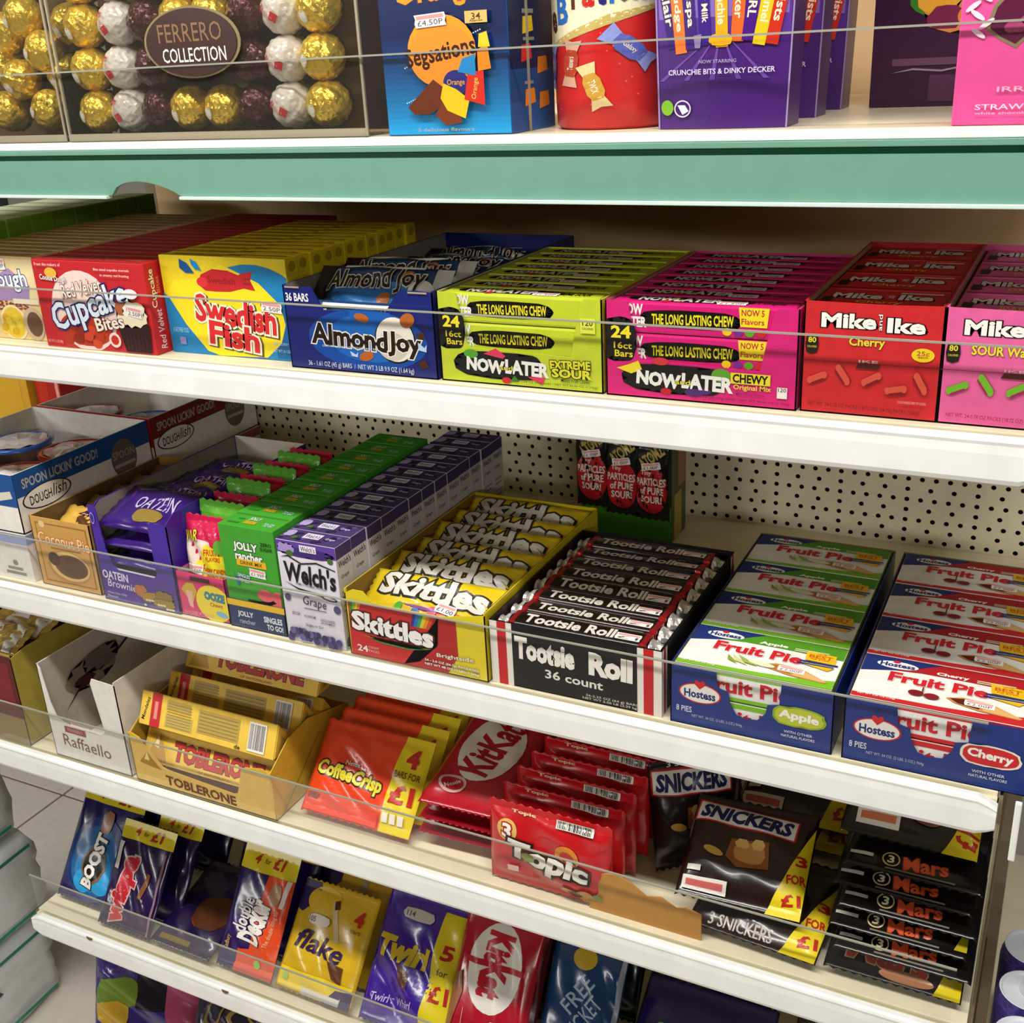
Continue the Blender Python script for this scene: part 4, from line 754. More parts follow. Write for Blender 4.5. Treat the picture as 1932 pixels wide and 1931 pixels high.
for i, (dx, y, z, a, rz, l_) in enumerate(skp):
    lb = 'yellow rainbow-sweet pack, %s' % l_
    loc = (.5955+dx, y, zz+z-.008); ro = (math.radians(a), 0, rz)
    if s0 is None: s0 = pack('sweet_pack', lb, 'sweet pack', (.147, .055, .0125), loc, '#d9bc1c', sk, ro, 'rainbow sweet packs', seal='h', seed=4, n=(30, 14), amp=.0009)
    else: dup(s0, loc, ro, lb)

# toffee roll tray: wrapped rolls stacked in a black, red and white carton
tray('display_tray', 'black tray of toffee rolls with red and white stripes', (.1685, .222, .0665), (.754, .0175, zz), '#120c0b', inner='#2a1c16',
    fp=[Q(.0, 0, .135, .99, '#e6dfd6'), Q(.865, 0, 1, .99, '#e6dfd6'), Q(.045, 0, .1, .99, '#c02024'), Q(.9, 0, .955, .99, '#c02024'), T('Tootsie', .33, .63, .36, .36, '#f1ece4', -1, b=.08), T('Roll', .715, .6, .25, .36, '#f1ece4', -1, b=.08), T('36 count', .5, .3, .34, .14, '#e6e0d6', -1, b=.03), T('36-2.25 OZ (64 g) BARS', .72, .1, .3, .045, '#cfc8bd'), T('NET WT 5.06 LB (2.29 kg)', .71, .05, .32, .045, '#cfc8bd')],
    sp=[Q(.0, .0, 1, .03, '#1a1210'), Q(.0, 0, .06, .99, '#e6dfd6'), Q(.02, 0, .045, .99, '#c02024'), Q(.94, 0, 1, .99, '#e6dfd6'), Q(.955, 0, .98, .99, '#c02024')])
def roll_proto(label, loc, rot):
    t = thing('toffee_roll', label, 'toffee roll', loc, rot, 'toffee rolls'); L, W_, H_ = .160, .0245, .021
    bm = bmesh.new(); add_box(bm, .012, L-.012, 0, W_, 0, H_, bev=.004); bm_obj('roll_wrapper', bm, mat('#1b100d', 'film'), t, smooth=True)
    for s_ in (0, 1):
        bm = bmesh.new(); r_ = random.Random(s_+3); rings = []
        for k in range(5):
            x = (.0115-.0029*k) if s_ == 0 else (L-.0115+.0029*k); sc = (1, .92, .75, .6, .68)[k]
            rings.append([bm.verts.new((x, W_/2+math.cos(2*math.pi*i/12)*W_/2*sc*(1+r_.uniform(-.15, .15)*(k > 0)), H_/2+math.sin(2*math.pi*i/12)*H_/2*sc*(1+r_.uniform(-.15, .15)*(k > 0)))) for i in range(12)])
        for k in range(4):
            for i in range(12): bm.faces.new((rings[k][i], rings[k+1][i], rings[k+1][(i+1) % 12], rings[k][(i+1) % 12]))
        bm.faces.new(rings[4]); bm_obj('foil_end', bm, mat('#d9d4d0', 'foil'), t)
        x0 = .0125 if s_ == 0 else L-.0205
        box('red_band', (x0, x0+.008, -.0003, W_+.0003, .001, H_+.0003), mat('#b8262a', 'foil'), t, .003)
    prints(t, Surf(L, W_, lambda u, v, e: (u*L, v*W_, H_+e)), [T('Tootsie Roll', .44, .48, .56, .62, '#d6cfc4', b=.05), Q(.14, .9, .86, .93, '#8a7f74'), PRICE('£1', .8, .42, .15, .44, 0)], 'wrapper_print', 'printg')
    prints(t, Surf(L, H_, lambda u, v, e: (u*L, -e, v*H_)), [T('Tootsie Roll', .46, .5, .6, .62, '#d6cfc4', b=.05)], 'side_print', 'printg')
    return t
r0 = None; rq = random.Random(2)
for lay in range(2):
    for i in range(8):
        lb = 'foil-ended dark toffee roll, %s layer, %s' % (('lower', 'upper')[lay], 'at the tray front' if i == 0 else ORD[i]+' from the front')
        loc = (.7585+rq.uniform(-.001, .001), .0205+i*.0268, zz+.022*lay+.0014+.021*lay + (.0005 if lay else .018*0)); ro = (math.radians(rq.uniform(-7, 7)) if lay else 0, 0, 0)
        if lay == 1: loc = (loc[0], loc[1], zz+.0455)
        else: loc = (loc[0], loc[1], zz+.0225)
        if r0 is None: r0 = roll_proto(lb, loc, ro)
        else: dup(r0, loc, ro, lb)
        if lay == 0: dup(r0, (loc[0], loc[1], zz+.0014), (0, 0, 0), 'foil-ended dark toffee roll, bottom layer, %s' % ('at the tray front' if i == 0 else ORD[i]+' from the front'))

# fruit pie trays
def pie_tray(x0, flav, band, band2, lab, fruit):
    w_, d_, h_ = .1395, .297, .0585; y0 = .0155
    tray('display_tray', lab, (w_, d_, h_), (x0, y0, zz), '#17307a', kind='gloss', inner='#6b5a40', back=1.02, bcol='#7d6a4a',
        front=[(0, 0), (1, 0), (1, 1), (.69, .99), (.68, .64), (.61, .6), (.6, .45), (.55, .31), (.47, .29), (.42, .33), (.38, .5), (.37, .68), (.3, .72), (.29, .99), (0, 1)],
        fp=[Q(.01, .015, .99, .05, '#16307c'), E(.19, .57, .135, .17, '#c02a2a'), E(.19, .57, .125, .15, '#e6e2dc'), T('Hostess', .19, .555, .2, .14, '#1d2f6e', b=.05), G([(.19, .64), (.155, .72), (.16, .78), (.175, .79), (.19, .76), (.205, .79), (.22, .78), (.225, .72)], '#c8242a'), T('8 PIES', .09, .27, .1, .1, '#cfd3e0', b=.02), T('NET WT. 34 OZ. (2 LBS. 2 OZ.) 964g', .3, .17, .32, .06, '#aab0c6'),
            S(.8, .5, .165, .17, '#e6ddc8' if flav == 'Cherry' else '#8aa82a', 3, 22, .1), S(.8, .5, .15, .145, '#c8242a' if flav == 'Cherry' else '#b9c23a', 3, 22, .1), T(flav, .8, .5, .24, .17, '#f3efe6', -3, b=.06), T('WITH OTHER', .8, .24, .17, .045, '#cfd3e0'), T('NATURAL FLAVORS', .8, .17, .2, .045, '#cfd3e0')])
    top = [Q(.004, .86, .996, .995, band), *[G([(x0_, y0_), (x1_, y1_), (x1_, .93), (x0_, .93)], band) for x0_, y0_, x1_, y1_ in ((.004, .60, .2, .71), (.2, .71, .36, .745), (.36, .745, .6, .74), (.6, .74, .996, .7))], G([(.004, .60), (.2, .71), (.34, .84), (.004, .84)], '#1d2f6e'), G([(.004, .84), (.34, .84), (.46, .995), (.004, .995)], '#1d2f6e'), Q(.004, .004, .996, .085, band2), G([(.5, .085), (.75, .11), (1, .2), (1, .085)], band2),
                      E(.21, .83, .125, .085, '#e9e6e0'), T('Hostess', .21, .83, .21, .1, '#1d2f6e', b=.06), E(.2, .9, .022, .03, '#c8242a'), T(flav, .54, .79, .19, .085, '#f3efe6', b=.06), T('Fruit Pie', .47, .55, .58, .22, '#c8202c', -1, ol='#efe9e2', ow=.03, b=.06), Q(.68, .78, .9, .8, '#cfd6a8'), Q(.68, .74, .86, .76, '#cfd6a8'),
           G([(.53, .3), (.62, .36), (.78, .33), (.96, .13), (.94, .1), (.72, .14), (.58, .22)], '#c98a48'), G([(.55, .3), (.64, .34), (.74, .3), (.72, .17), (.6, .22)], fruit[0]), G([(.74, .31), (.8, .29), (.96, .13), (.9, .12), (.74, .16)], '#dcae6c'),
           G([(.76, .78), (.95, .76), (.96, .55), (.77, .57)], '#e6b51c'), T('BEST', .86, .68, .15, .08, '#c05a1a', b=.04), T('OUR', .86, .745, .06, .03, '#c05a1a'), T('PIE EVER', .86, .615, .12, .03, '#c05a1a'), Q(.74, .52, .98, .55, '#1d2f6e'), Q(.73, .46, .96, .49, '#1d2f6e'), G([(.77, .46), (.96, .46), (.93, .38)], '#e6b51c'), T('£2.00P', .71, .27, .01, .01, '#ffffff'), PRICE('£2.00P', .72, .26, .17, .12, -2), T('NET WT 4.25 OZ (120g)', .15, .045, .22, .04, '#e6e2dc')] + fruit[1]
    f0 = None
    for lay in range(2):
        for i in range(4):
            lb = '%s fruit pie box, %s layer, %s' % (flav.lower(), ('lower', 'upper')[lay], 'front one' if i == 0 else ORD[i]+' from the front')
            loc = (x0+.003, y0+.0022+.0733*i, zz+.0015+.0285*lay+(.0015 if lay else 0))
            if f0 is None: f0 = carton('fruit_pie_box', lb, 'pie box', (w_-.0065, .0715, .028), loc, '#e9e6e0', fp=[Q(.0, .82, 1, .99, band2), Q(.0, .0, 1, .12, band2), T('Fruit Pie', .48, .5, .56, .5, '#c8202c', ol='#efe9e2', ow=.02, b=.05)], tp=top, rp=[Q(0, 0, 1, 1, band2)], group='%s fruit pie boxes' % flav.lower(), bev=.001)
            else: dup(f0, loc, None, lb)
pie_tray(.931, 'Apple', '#4f8f22', '#7ab82a', 'navy tray of green and white apple pie boxes', ('#b5702a', [G([(.36, .4), (.42, .24), (.52, .2), (.46, .28)], '#9ab04a'), G([(.33, .38), (.36, .24), (.45, .18), (.4, .27)], '#c9d38a'), G([(.3, .36), (.31, .25), (.38, .18), (.35, .26)], '#8aa03a'), E(.53, .27, .09, .05, '#dfe0bc', -10)]))
pie_tray(1.0785, 'Cherry', '#a81c22', '#c8242a', 'navy tray of red and white cherry pie boxes', ('#5a1a14', [E(.36, .27, .045, .06, '#7a1420'), E(.45, .25, .045, .06, '#8a1824'), Q(.39, .3, .4, .42, '#5a4a20')]))

# sour drops display at the back
sb = carton('sour_sweet_display', 'green display box of sour sweet bags against the back panel', 'display box', (.115, .052, .128), (.692, .379, zz), '#2c3a20', fp=[Q(.0, .0, 1, .36, '#3f8f26'), G([(0, .36), (1, .3), (1, .36)], '#3f8f26'), E(.18, .15, .04, .04, '#2a5aa0'), E(.18, .15, .2, .035, '#2f6a1f', 20), E(.18, .15, .18, .03, '#3f8f26', 20), E(.13, .24, .03, .03, '#a8c83a')], rp=[Q(0, .02, 1, .98, '#3c4a26'), Q(.2, .0, .7, .45, '#b8a03a'), Q(.45, .5, .95, .95, '#a86a4a')], kind='gloss')
for i, (x, z, w1) in enumerate(((.022, .036, 'left'), (.060, .030, 'middle'), (.097, .028, 'right'))):
    pack('sour_bag', 'black and red sour sweet bag, %s one in the green display' % w1, 'sweet bag', (.042, .092, .009), (.692+x-.024, .3725, zz+z+.003), '#15140f', [E(.5, .42, .46, .34, '#b81c22'), T('Tiny', .35, .64, .3, .08, '#e6dccf', b=.03), T('PARTICLES', .5, .53, .82, .1, '#e6dccf', b=.04), T('of PURE', .52, .41, .7, .1, '#e6dccf', b=.04), T('SOUR!', .5, .29, .6, .1, '#e6dccf', b=.04), T('ATOMZ', .5, .86, .8, .16, '#b8a24a', 40, b=.06), PRICE('£1.00P', .5, .74, .55, .09, 10)], group='sour sweet bags', n=(10, 14), seed=i)
# ------------------------------------------------------------------ fourth shelf: bars and multipacks
zz = Z4+.0003
tray('display_tray', 'dull gold open carton at the far left of its shelf', (.16, .25, .132), (-.088, .0135, zz), '#a3913a', inner='#5b4a1c', fp=[Q(.0, .0, 1, .98, '#5a1a1a'), Q(.0, .0, 1, .3, '#8a7440'), Q(.6, .4, .95, .9, '#7a1f22')], side=[(0, 0), (1, 0), (1, 1), (.1, 1), (0, .96)])
for i, (x, y, z, rz, w1) in enumerate(((-.062, .03, .114, .06, 'front'), (-.058, .082, .116, -.05, 'second'), (-.05, .134, .114, .04, 'third'), (-.062, .186, .114, -.05, 'rear'))):
    pack('wafer_pack', 'shiny gold and white wafer pack, %s one in the gold carton' % w1, 'wafer pack', (.11, .05, .015), (x, y, zz+z), '#d9bd6a', [Q(.3, .05, .62, .95, '#e6ddd6'), Q(.8, .05, .92, .95, '#efe9e0')], (math.radians(-70), 0, rz), 'gold wafer packs', kind='foil', seal='h', seed=i, n=(20, 8), amp=.0022)

# white coconut sweet tray, nearly empty
RT = tray('display_tray', 'empty white coconut sweet tray with cut-away front', (.127, .235, .131), (.1185, .0135, zz), '#e2ded6', inner='#b9afa2',
    front=[(0, 0), (1, 0), (1, .97), (.72, .985), (.69, .93), (.75, .45), (.74, .40), (.66, .36), (.4, .38), (.2, .42), (.12, .46), (.08, .6), (.04, .96), (0, 1)],
    fp=[Q(.2, .30, .48, .37, '#8a1f28'), T('FERRERO', .34, .335, .2, .035, '#c9a0a0'), T('Raffaello', .46, .2, .62, .13, '#6b3f35', -2, b=.0), PRICE('99P', .42, .405, .24, .05, -2), Q(.3, .385, .72, .41, '#f3f1ec')])
prints(RT, Surf(.235, .131, lambda u, v, e: (.0029+e, u*.235, v*.131)), [S(.32, .62, .2, .16, '#8a7a6a', 5, 22, .5), S(.27, .56, .08, .07, '#4a1a14', 3, 12, .6), G([(.1, .36), (.2, .5), (.26, .58), (.24, .52)], '#3a1a14'), G([(.36, .6), (.5, .66), (.62, .76), (.68, .74), (.62, .73), (.5, .63), (.38, .57)], '#2a2420'), S(.4, .7, .14, .12, '#6b5f52', 8, 20, .5)], 'inner_print')
tag(box('coconut_sweet', (.165, .19, .06, .085, zz+.0013, zz+.022), mat('#d6cdbf', 'film'), None, .006), 'last pale sweet lying on the floor of the white tray', 'sweet')

# triangular chocolate bars
YEL = '#dcb236'
TT = tray('display_tray', 'yellow tray of triangular chocolate bars with low front lip', (.211, .155, .067), (.2545, .0125, zz), YEL, inner='#a58a34',
    front=[(0, 0), (1, 0), (.99, .9), (.95, 1), (.83, .93), (.80, .86), (.75, .34), (.72, .3), (.26, .4), (.22, .43), (.08, .94), (.03, 1), (0, 1)], side=[(0, 0), (1, 0), (1, 1), (.5, 1.35), (.25, 1.3), (0, .95)],
    fp=[G([(.05, .42), (.09, .56), (.12, .68), (.16, .52), (.21, .36), (.13, .38)], '#a57a2a'), G([(.09, .5), (.12, .68), (.13, .5)], '#e8d084'), T('TOBLERONE', .48, .17, .5, .2, '#6b3a1a', -1, b=.05)], sp=[Q(.1, .05, .6, .3, '#c9a83c'), ('G', [(.08, .04), (.1, .04), (.62, .95), (.6, .95)], '#a5842c')])
def tri_bar(label, loc, rot, face):
    """triangular prism: length along x, base on the ground, front face leaning back"""
    L, s_ = .202, .042; hh = s_*math.sqrt(3)/2; t = thing('triangular_bar', label, 'chocolate bar', loc, rot, 'triangular chocolate bars')
    pr = [(0, 0), (s_, 0), (s_/2, hh)]; vs = [(x, y, z) for x in (0, L) for y, z in pr]
    bm = bmesh.new(); bv = [bm.verts.new(v) for v in vs]
    for f_ in ((0, 1, 2), (5, 4, 3), (0, 3, 4, 1), (1, 4, 5, 2), (2, 5, 3, 0)): bm.faces.new([bv[i] for i in f_])
    bmesh.ops.recalc_face_normals(bm, faces=bm.faces); bmesh.ops.bevel(bm, geom=bm.edges[:], offset=.0012, segments=2, affect='EDGES'); bm_obj('bar_carton', bm, mat('#e6bf42', 'card'), t)
    c3, s3 = .5, math.sqrt(3)/2
    fr_ = Surf(L, s_, lambda u, v, e: (u*L, v*s_*c3-e*s3, v*s_*s3+e*c3))
    end = Surf(s_, hh, lambda u, v, e: (L+e, u*s_, v*hh))
    logo = [G([(.03, .08), (.06, .5), (.1, .92), (.14, .6), (.19, .1)], '#c29a48'), G([(.07, .5), (.1, .92), (.11, .45)], '#f0dfa8'), T('TOBLERONE', .56, .5, .66, .56, '#b8302a', 0, ol='#5a1a14', ow=.05, b=.07), T('OF SWITZERLAND', .55, .1, .24, .07, '#a5702a')]
    back = [Q(.085, .02, .16, .98, '#c2252a'), Q(.11, .25, .135, .75, '#d98a80'), T('Mondelez', .045, .5, .14, .12, '#2a2418', 78), Q(.2, .6, .38, .88, '#b99f52'), Q(.2, .12, .4, .5, '#c2a85a'), Q(.44, .2, .74, .85, '#b59a4a')] + [Q(.45, .25+.1*k, .73, .28+.1*k, '#8f7836') for k in range(6)] + [Q(.21, .15+.08*k, .39, .175+.08*k, '#a5893e') for k in range(9)] + [T('de', .74, .12, .04, .12, '#2a2418'), BAR(.87, .5, .12, .8)]
    prints(t, fr_, logo if face == 'logo' else back, 'front_print')
    prints(t, end, [G([(.2, .1), (.8, .1), (.5, .7)], '#c9a848'), G([(.3, .16), (.7, .16), (.5, .56)], '#a5842c')], 'end_print')
    return t
tri_bar('triangular bar with red lettering inside the tray front', (.2575, .022, zz+.022), (0, 0, 0), 'logo')
tri_bar('triangular bar with barcode lying tilted across the tray front', (.2586, .0265, zz+.0715), (math.radians(6), math.radians(.5), 0), 'back')
tri_bar('triangular bar with barcode and red stripe, second back', (.2585, .0735, zz+.072), (math.radians(3), 0, 0), 'back')
tri_bar('triangular bar with red lettering on top at the back', (.2585, .116, zz+.1015), (math.radians(2), 0, 0), 'logo')
tri_bar('triangular bar lying at the bottom of the tray back', (.2585, .105, zz+.0015), (0, 0, 0), 'back')
tri_bar('triangular bar under the topmost one at the back', (.2585, .1085, zz+.057), (0, 0, 0), 'back')

def multi(name, what, n, dims, loc, step, lean, color, front, rest, group, seed=0, seal='v', amp=.0013, rz=0, labels=None):
    p0 = None; out = []
    r_ = random.Random(seed)
    for i in range(n):
        lb = '%s, %s' % (what, 'front one' if i == 0 else (ORD[i]+' from the front' if i < n-1 or n == 2 else 'rearmost'))
        if labels: lb = labels[i]
        l_ = tuple(a+b*i for a, b in zip(loc, step)); l_ = (l_[0]+r_.uniform(-.002, .002)*(i > 0), l_[1], l_[2]); ro = (math.radians(lean-(.3*i if lean > -60 else 0)), 0, rz+r_.uniform(-.006, .006)*(i > 0))
        if i == 0: out.append(pack(name, lb, 'multipack', dims, l_, color, front, ro, group, seal=seal, seed=seed, amp=amp))
        elif p0 is None: p0 = pack(name, lb, 'multipack', dims, l_, color, rest if rest is not None else front, ro, group, seal=seal, seed=seed+1, amp=amp); out.append(p0)
        else: out.append(dup(p0, l_, ro, lb))
    return out
ccf = [G([(.72, .0), (1, .0), (1, 1), (.745, 1)], '#dfc922'), T('CoffeeCrisp', .37, .44, .62, .2, '#e3d32c', -4, ol='#241408', ow=.13, b=.06), T('Nestle', .37, .585, .13, .05, '#f1e9e0', ol='#8a1a10', ow=.06), T('4', .87, .78, .11, .2, '#b8281c', b=.08), T('BARS FOR', .86, .6, .22, .07, '#5a3412', b=.02), T('£1', .86, .40, .2, .2, '#b8281c', b=.06), Q(.02, .02, .7, .16, '#e6401f'), Q(.04, .14, .14, .21, '#7a2a14'), Q(.74, .1, .79, .2, '#ece6d6'), Q(.81, .1, .86, .2, '#ece6d6'), Q(.88, .1, .93, .2, '#ece6d6')]
multi('wafer_multipack', 'orange coffee wafer multipack', 5, (.143, .107, .0145), (.4855, .032, zz+.009), (.0008, .0268, 0), -43, '#e2431c', ccf, [G([(.72, .0), (1, .0), (1, 1), (.745, 1)], '#dfc922'), T('4', .87, .78, .11, .2, '#b8281c', b=.08)], 'orange coffee wafer multipacks', 11)
kkf = [Q(0, .86, 1, .985, '#d6c02a'), T('£1', .5, .92, .3, .09, '#b8241c', 180, b=.04), E(.5, .53, .2, .40, '#d6d0c8', -12) if 0 else E(.5, .53, .36, .31, '#d6d0c8', 0), T('KitKat', .5, .53, .86, .24, '#a01424', 80, b=.05), E(.28, .18, .16, .07, '#d6b0a8'), E(.28, .18, .13, .05, '#b01a28'), T('Nestle', .28, .18, .18, .03, '#f0e0dc', 40)]
multi('wafer_multipack', 'red wafer finger multipack', 3, (.098, .165, .017), (.6465, .031, zz+.0665), (-.004, .004, -.0235), -81, '#a81426', kkf, [Q(.02, .0, .98, .3, '#8a1020')], 'red wafer finger multipacks', 21, rz=.04, labels=['red wafer finger pack, uppermost of the low stack', 'red wafer finger pack, in the middle of the low stack', 'red wafer finger pack, lowest of the low stack'])
tpf = [G([(.0, .86), (1, .9), (1, .995), (0, .995)], '#c01c22'), E(.17, .70, .085, .13, '#dcb45a'), T('3', .17, .70, .08, .17, '#f3ece0', -4, ol='#a81820', ow=.1, b=.05), E(.66, .56, .1, .14, '#d98a2a'), E(.66, .55, .06, .08, '#c8201f'), T('Topic', .5, .42, .66, .30, '#e3dfd2', -8, ol='#2a140f', ow=.13, b=.07), E(.35, .45, .06, .055, '#8a9a4a'), Q(.17, .2, .26, .27, '#d9b8b0'), E(.66, .13, .055, .06, '#c99a5a'), E(.8, .11, .07, .09, '#c08a4a'), E(.72, .1, .06, .05, '#5a2a18'), E(.9, .13, .035, .05, '#6f8a3a'), T('Topic', .3, .93, .2, .05, '#e6d6b0', 0, b=.05), BAR(.72, .92, .3, .09)]
multi('bar_multipack', 'red hazelnut bar multipack', 7, (.134, .094, .015), (.734, .0255, zz+.003), (.0028, .0278, .0015), -3, '#c0181f', tpf, [T('Topic', .28, .95, .2, .05, '#e6d6b0', 0, b=.05), BAR(.72, .93, .3, .08), Q(.05, .88, .95, .885, '#8a1015')], 'red hazelnut bar multipacks', 31, amp=.0012)

# dark peanut bar packs
snf = [('GR', .44, .80, .84, .225, '#b8202a', -3, 0), ('GR', .44, .80, .81, .195, '#ddd9d4', -3, 0), T('SNICKERS', .44, .80, .76, .155, '#1c2052', -3, b=.07, sh=.15), G([(.36, .58), (.66, .6), (.69, .36), (.44, .32), (.34, .4)], '#8a5228'), S(.52, .47, .13, .1, '#c28a4c', 3, 18, .2), S(.45, .55, .06, .05, '#d9b068', 5, 12), S(.58, .56, .06, .05, '#d9b068', 6, 12), E(.24, .42, .085, .035, '#caa044', -15), G([(.99, .86), (.99, .0), (.72, .0)], '#dcc820'), T('3', .93, .5, .09, .1, '#b8281c', 10, b=.05), T('FOR', .915, .33, .15, .08, '#b8281c', 10, b=.05), T('£1', .9, .15, .15, .1, '#b8281c', 10, b=.05), Q(.06, .22, .17, .27, '#cfc8c0'), Q(.04, .06, .4, .17, '#d6d0ca'), Q(.07, .09, .37, .14, '#c2605a')]
SN = '#23130f'
pack('bar_multipack', 'dark peanut bar pack standing angled beside the red packs', 'multipack', (.1, .116, .024), (.889, .095, zz+.004), SN, [G(c[1], c[2]) if c[0] == 'G' else c for c in snf if not (c[0] == 'G' and c[2] == '#dcc820')][:9] + [T('3 SNICKERS', .5, .965, .6, .05, '#cfc6bc', b=.03)], (math.radians(-15), 0, math.radians(38)), 'dark peanut bar packs', seed=41)
pack('bar_multipack', 'dark peanut bar pack lying face up, yellow corner, in front', 'multipack', (.12, .108, .022), (.929, .036, zz+.036), SN, snf, (math.radians(-62), 0, math.radians(3)), 'dark peanut bar packs', seed=42)
pack('bar_multipack', 'dark peanut bar pack at the bottom of the front pile', 'multipack', (.125, .12, .018), (.943, .03, zz+.0115), SN, [T('3 SNICKERS', .4, .1, .5, .1, '#b9b0a6', b=.03)]+snf[-9:-2], (math.radians(-83), 0, math.radians(-4)), 'dark peanut bar packs', seed=43)
pack('bar_multipack', 'dark peanut bar pack lying behind the front pile', 'multipack', (.12, .135, .022), (.945, .185, zz+.036), SN, snf, (math.radians(-80), 0, 0), 'dark peanut bar packs', seed=45)
pack('bar_multipack', 'dark peanut bar pack under the one at the back', 'multipack', (.12, .135, .02), (.942, .18, zz+.0125), SN, snf[-9:], (math.radians(-84), 0, 0), 'dark peanut bar packs', seed=46)
# torn brown cardboard left from a tray
tc = [(0, 0), (.115, 0), (.115, .03), (.1, .034), (.09, .03), (.075, .038), (.06, .034), (.045, .044), (.03, .05), (.012, .046), (0, .03)]
tag(panel('torn_cardboard', tc, lambda u, v, w_: (.845+u, .0225+w_, zz+v), .0016, mat('#b8843a', 'paper'), None), 'torn brown cardboard strip behind the clear guard', 'cardboard')
mrf = [T('Mars', .58, .12, .32, .1, '#c8502a', 6, ol='#7a2a14', ow=.05, b=.04), E(.33, .12, .065, .055, '#c9b27a'), E(.33, .12, .055, .045, '#14100e'), T('3', .33, .12, .05, .06, '#e6d8a8', b=.04), Q(.03, .1, .2, .125, '#b9b2a8'), Q(.3, .03, .8, .045, '#7a7266')]
MR = '#14100e'
ml = ['bottom', 'second', 'third', 'fourth', 'fifth', 'sixth']
for i in range(6):
    pack('bar_multipack', 'black caramel bar pack, %s of the stack at the right end' % ml[i], 'multipack', (.118, .13, .0105), (1.074+.006*(i % 2), .027+.0065*i, zz+.0105+.0186*i), MR, mrf+[E(.55, .5, .2, .16, '#7a4630')]+([G([(.99, .3), (.99, .05), (.9, .05)], '#a89a1c')] if i == 2 else []) if i else [T('Mars', .45, .2, .6, .2, '#b8402a', -4, ol='#c9a27a', ow=.05, b=.06), E(.6, .07, .2, .05, '#9a6a4a'), G([(.99, .55), (.99, .0), (.8, .0)], '#d6c020')], (math.radians(-83), 0, 0), 'black caramel bar packs', seed=50+i, amp=.001)
pack('bar_multipack', 'black caramel bar pack on top with a yellow corner', 'multipack', (.118, .11, .016), (1.072, .078, zz+.124), MR, [G([(.99, .62), (.99, .0), (.74, .0)], '#d6c020'), T('£1', .9, .15, .12, .18, '#b8281c', 80, b=.05), T('FOR', .94, .36, .1, .1, '#b8281c', 80), Q(.1, .1, .42, .24, '#d6d0ca'), Q(.13, .14, .39, .2, '#c2704a'), E(.6, .32, .15, .13, '#8a5540'), S(.6, .34, .12, .09, '#b0745a', 5)], (math.radians(-72), 0, 0), 'black caramel bar packs', seed=60)
pack('bar_multipack', 'black caramel bar pack with gold corner at the back right', 'multipack', (.1, .12, .026), (1.086, .25, zz+.0145), MR, [G([(.99, .9), (.99, .0), (.6, .0), (.8, .9)], '#b8a02a'), E(.6, .4, .2, .14, '#7a4630')], (math.radians(-70), 0, 0), 'black caramel bar packs', seed=61)
# ------------------------------------------------------------------ lowest shelf: leaning chocolate multipacks
zz = Z5+.0003
PU = '#22124e'
def lean_pack(name, lab, x, w_, h_, col, cm, lean=-36, y=.026, z=.009, t=.017, seed=0, group=None, rz=0, seal='v', amp=.001):
    return pack(name, lab, 'multipack', (w_, h_, t), (x, y, zz+z), col, cm, (math.radians(lean), 0, rz), group, seal=seal, seed=seed, amp=amp)
def band(s1='4', s2='for', s3='£1', y0=.86, rot=0): return [Q(0, y0, 1, .99, '#d6c322'), T(s1, .3, (y0+.99)/2, .1, .08, '#a8281c', rot, b=.05), T(s2, .47, (y0+.98)/2, .1, .04, '#7a4a14', rot, b=.02), T(s3, .68, (y0+.99)/2, .2, .1, '#a8281c', rot, b=.05)]
bst = band('4', 'for', '£1', .84, 0) + [E(.5, .38, .46, .36, '#14336e'), E(.5, .36, .36, .30, '#1a5a94'), E(.5, .3, .28, .2, '#2078b4'), E(.38, .18, .14, .1, '#2a9ad4'), E(.66, .2, .16, .1, '#2a9ad4'), STAR(.5, .33, .19, .17, '#7a5a2a', 9, .6), STAR(.5, .33, .16, .14, '#14100c', 9, .6), S(.55, .7, .09, .1, '#8a5a38', 4, 14, .3), T('BOOST', .5, .37, .68, .13, '#ece8e0', 80, ol='#14100c', ow=.08, b=.07)]
lean_pack('chocolate_multipack', 'blue starburst chocolate multipack at the left end', .0135, .113, .163, '#1a1452', bst, seed=1, y=.04, t=.015)
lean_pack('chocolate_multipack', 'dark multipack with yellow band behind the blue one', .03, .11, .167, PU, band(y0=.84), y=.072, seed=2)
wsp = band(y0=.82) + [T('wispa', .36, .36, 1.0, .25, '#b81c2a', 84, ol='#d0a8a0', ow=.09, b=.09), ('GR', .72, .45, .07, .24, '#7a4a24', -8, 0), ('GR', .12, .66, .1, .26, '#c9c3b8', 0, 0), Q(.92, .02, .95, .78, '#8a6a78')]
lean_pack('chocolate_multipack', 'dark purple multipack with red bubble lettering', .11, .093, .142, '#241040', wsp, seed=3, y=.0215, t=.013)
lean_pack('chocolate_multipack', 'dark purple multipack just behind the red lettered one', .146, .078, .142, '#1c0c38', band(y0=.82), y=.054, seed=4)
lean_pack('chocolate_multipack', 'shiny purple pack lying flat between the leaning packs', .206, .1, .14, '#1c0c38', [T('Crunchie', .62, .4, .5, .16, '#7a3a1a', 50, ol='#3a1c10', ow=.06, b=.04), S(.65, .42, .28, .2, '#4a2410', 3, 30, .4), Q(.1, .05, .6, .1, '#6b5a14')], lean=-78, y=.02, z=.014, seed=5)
lean_pack('chocolate_multipack', 'dark purple pack leaning deep in the gap', .24, .09, .14, '#150a2c', [Q(.0, .84, 1, .99, '#6b601a'), S(.6, .5, .25, .3, '#3a1c10', 5, 30, .5)], lean=-34, y=.15, seed=6)
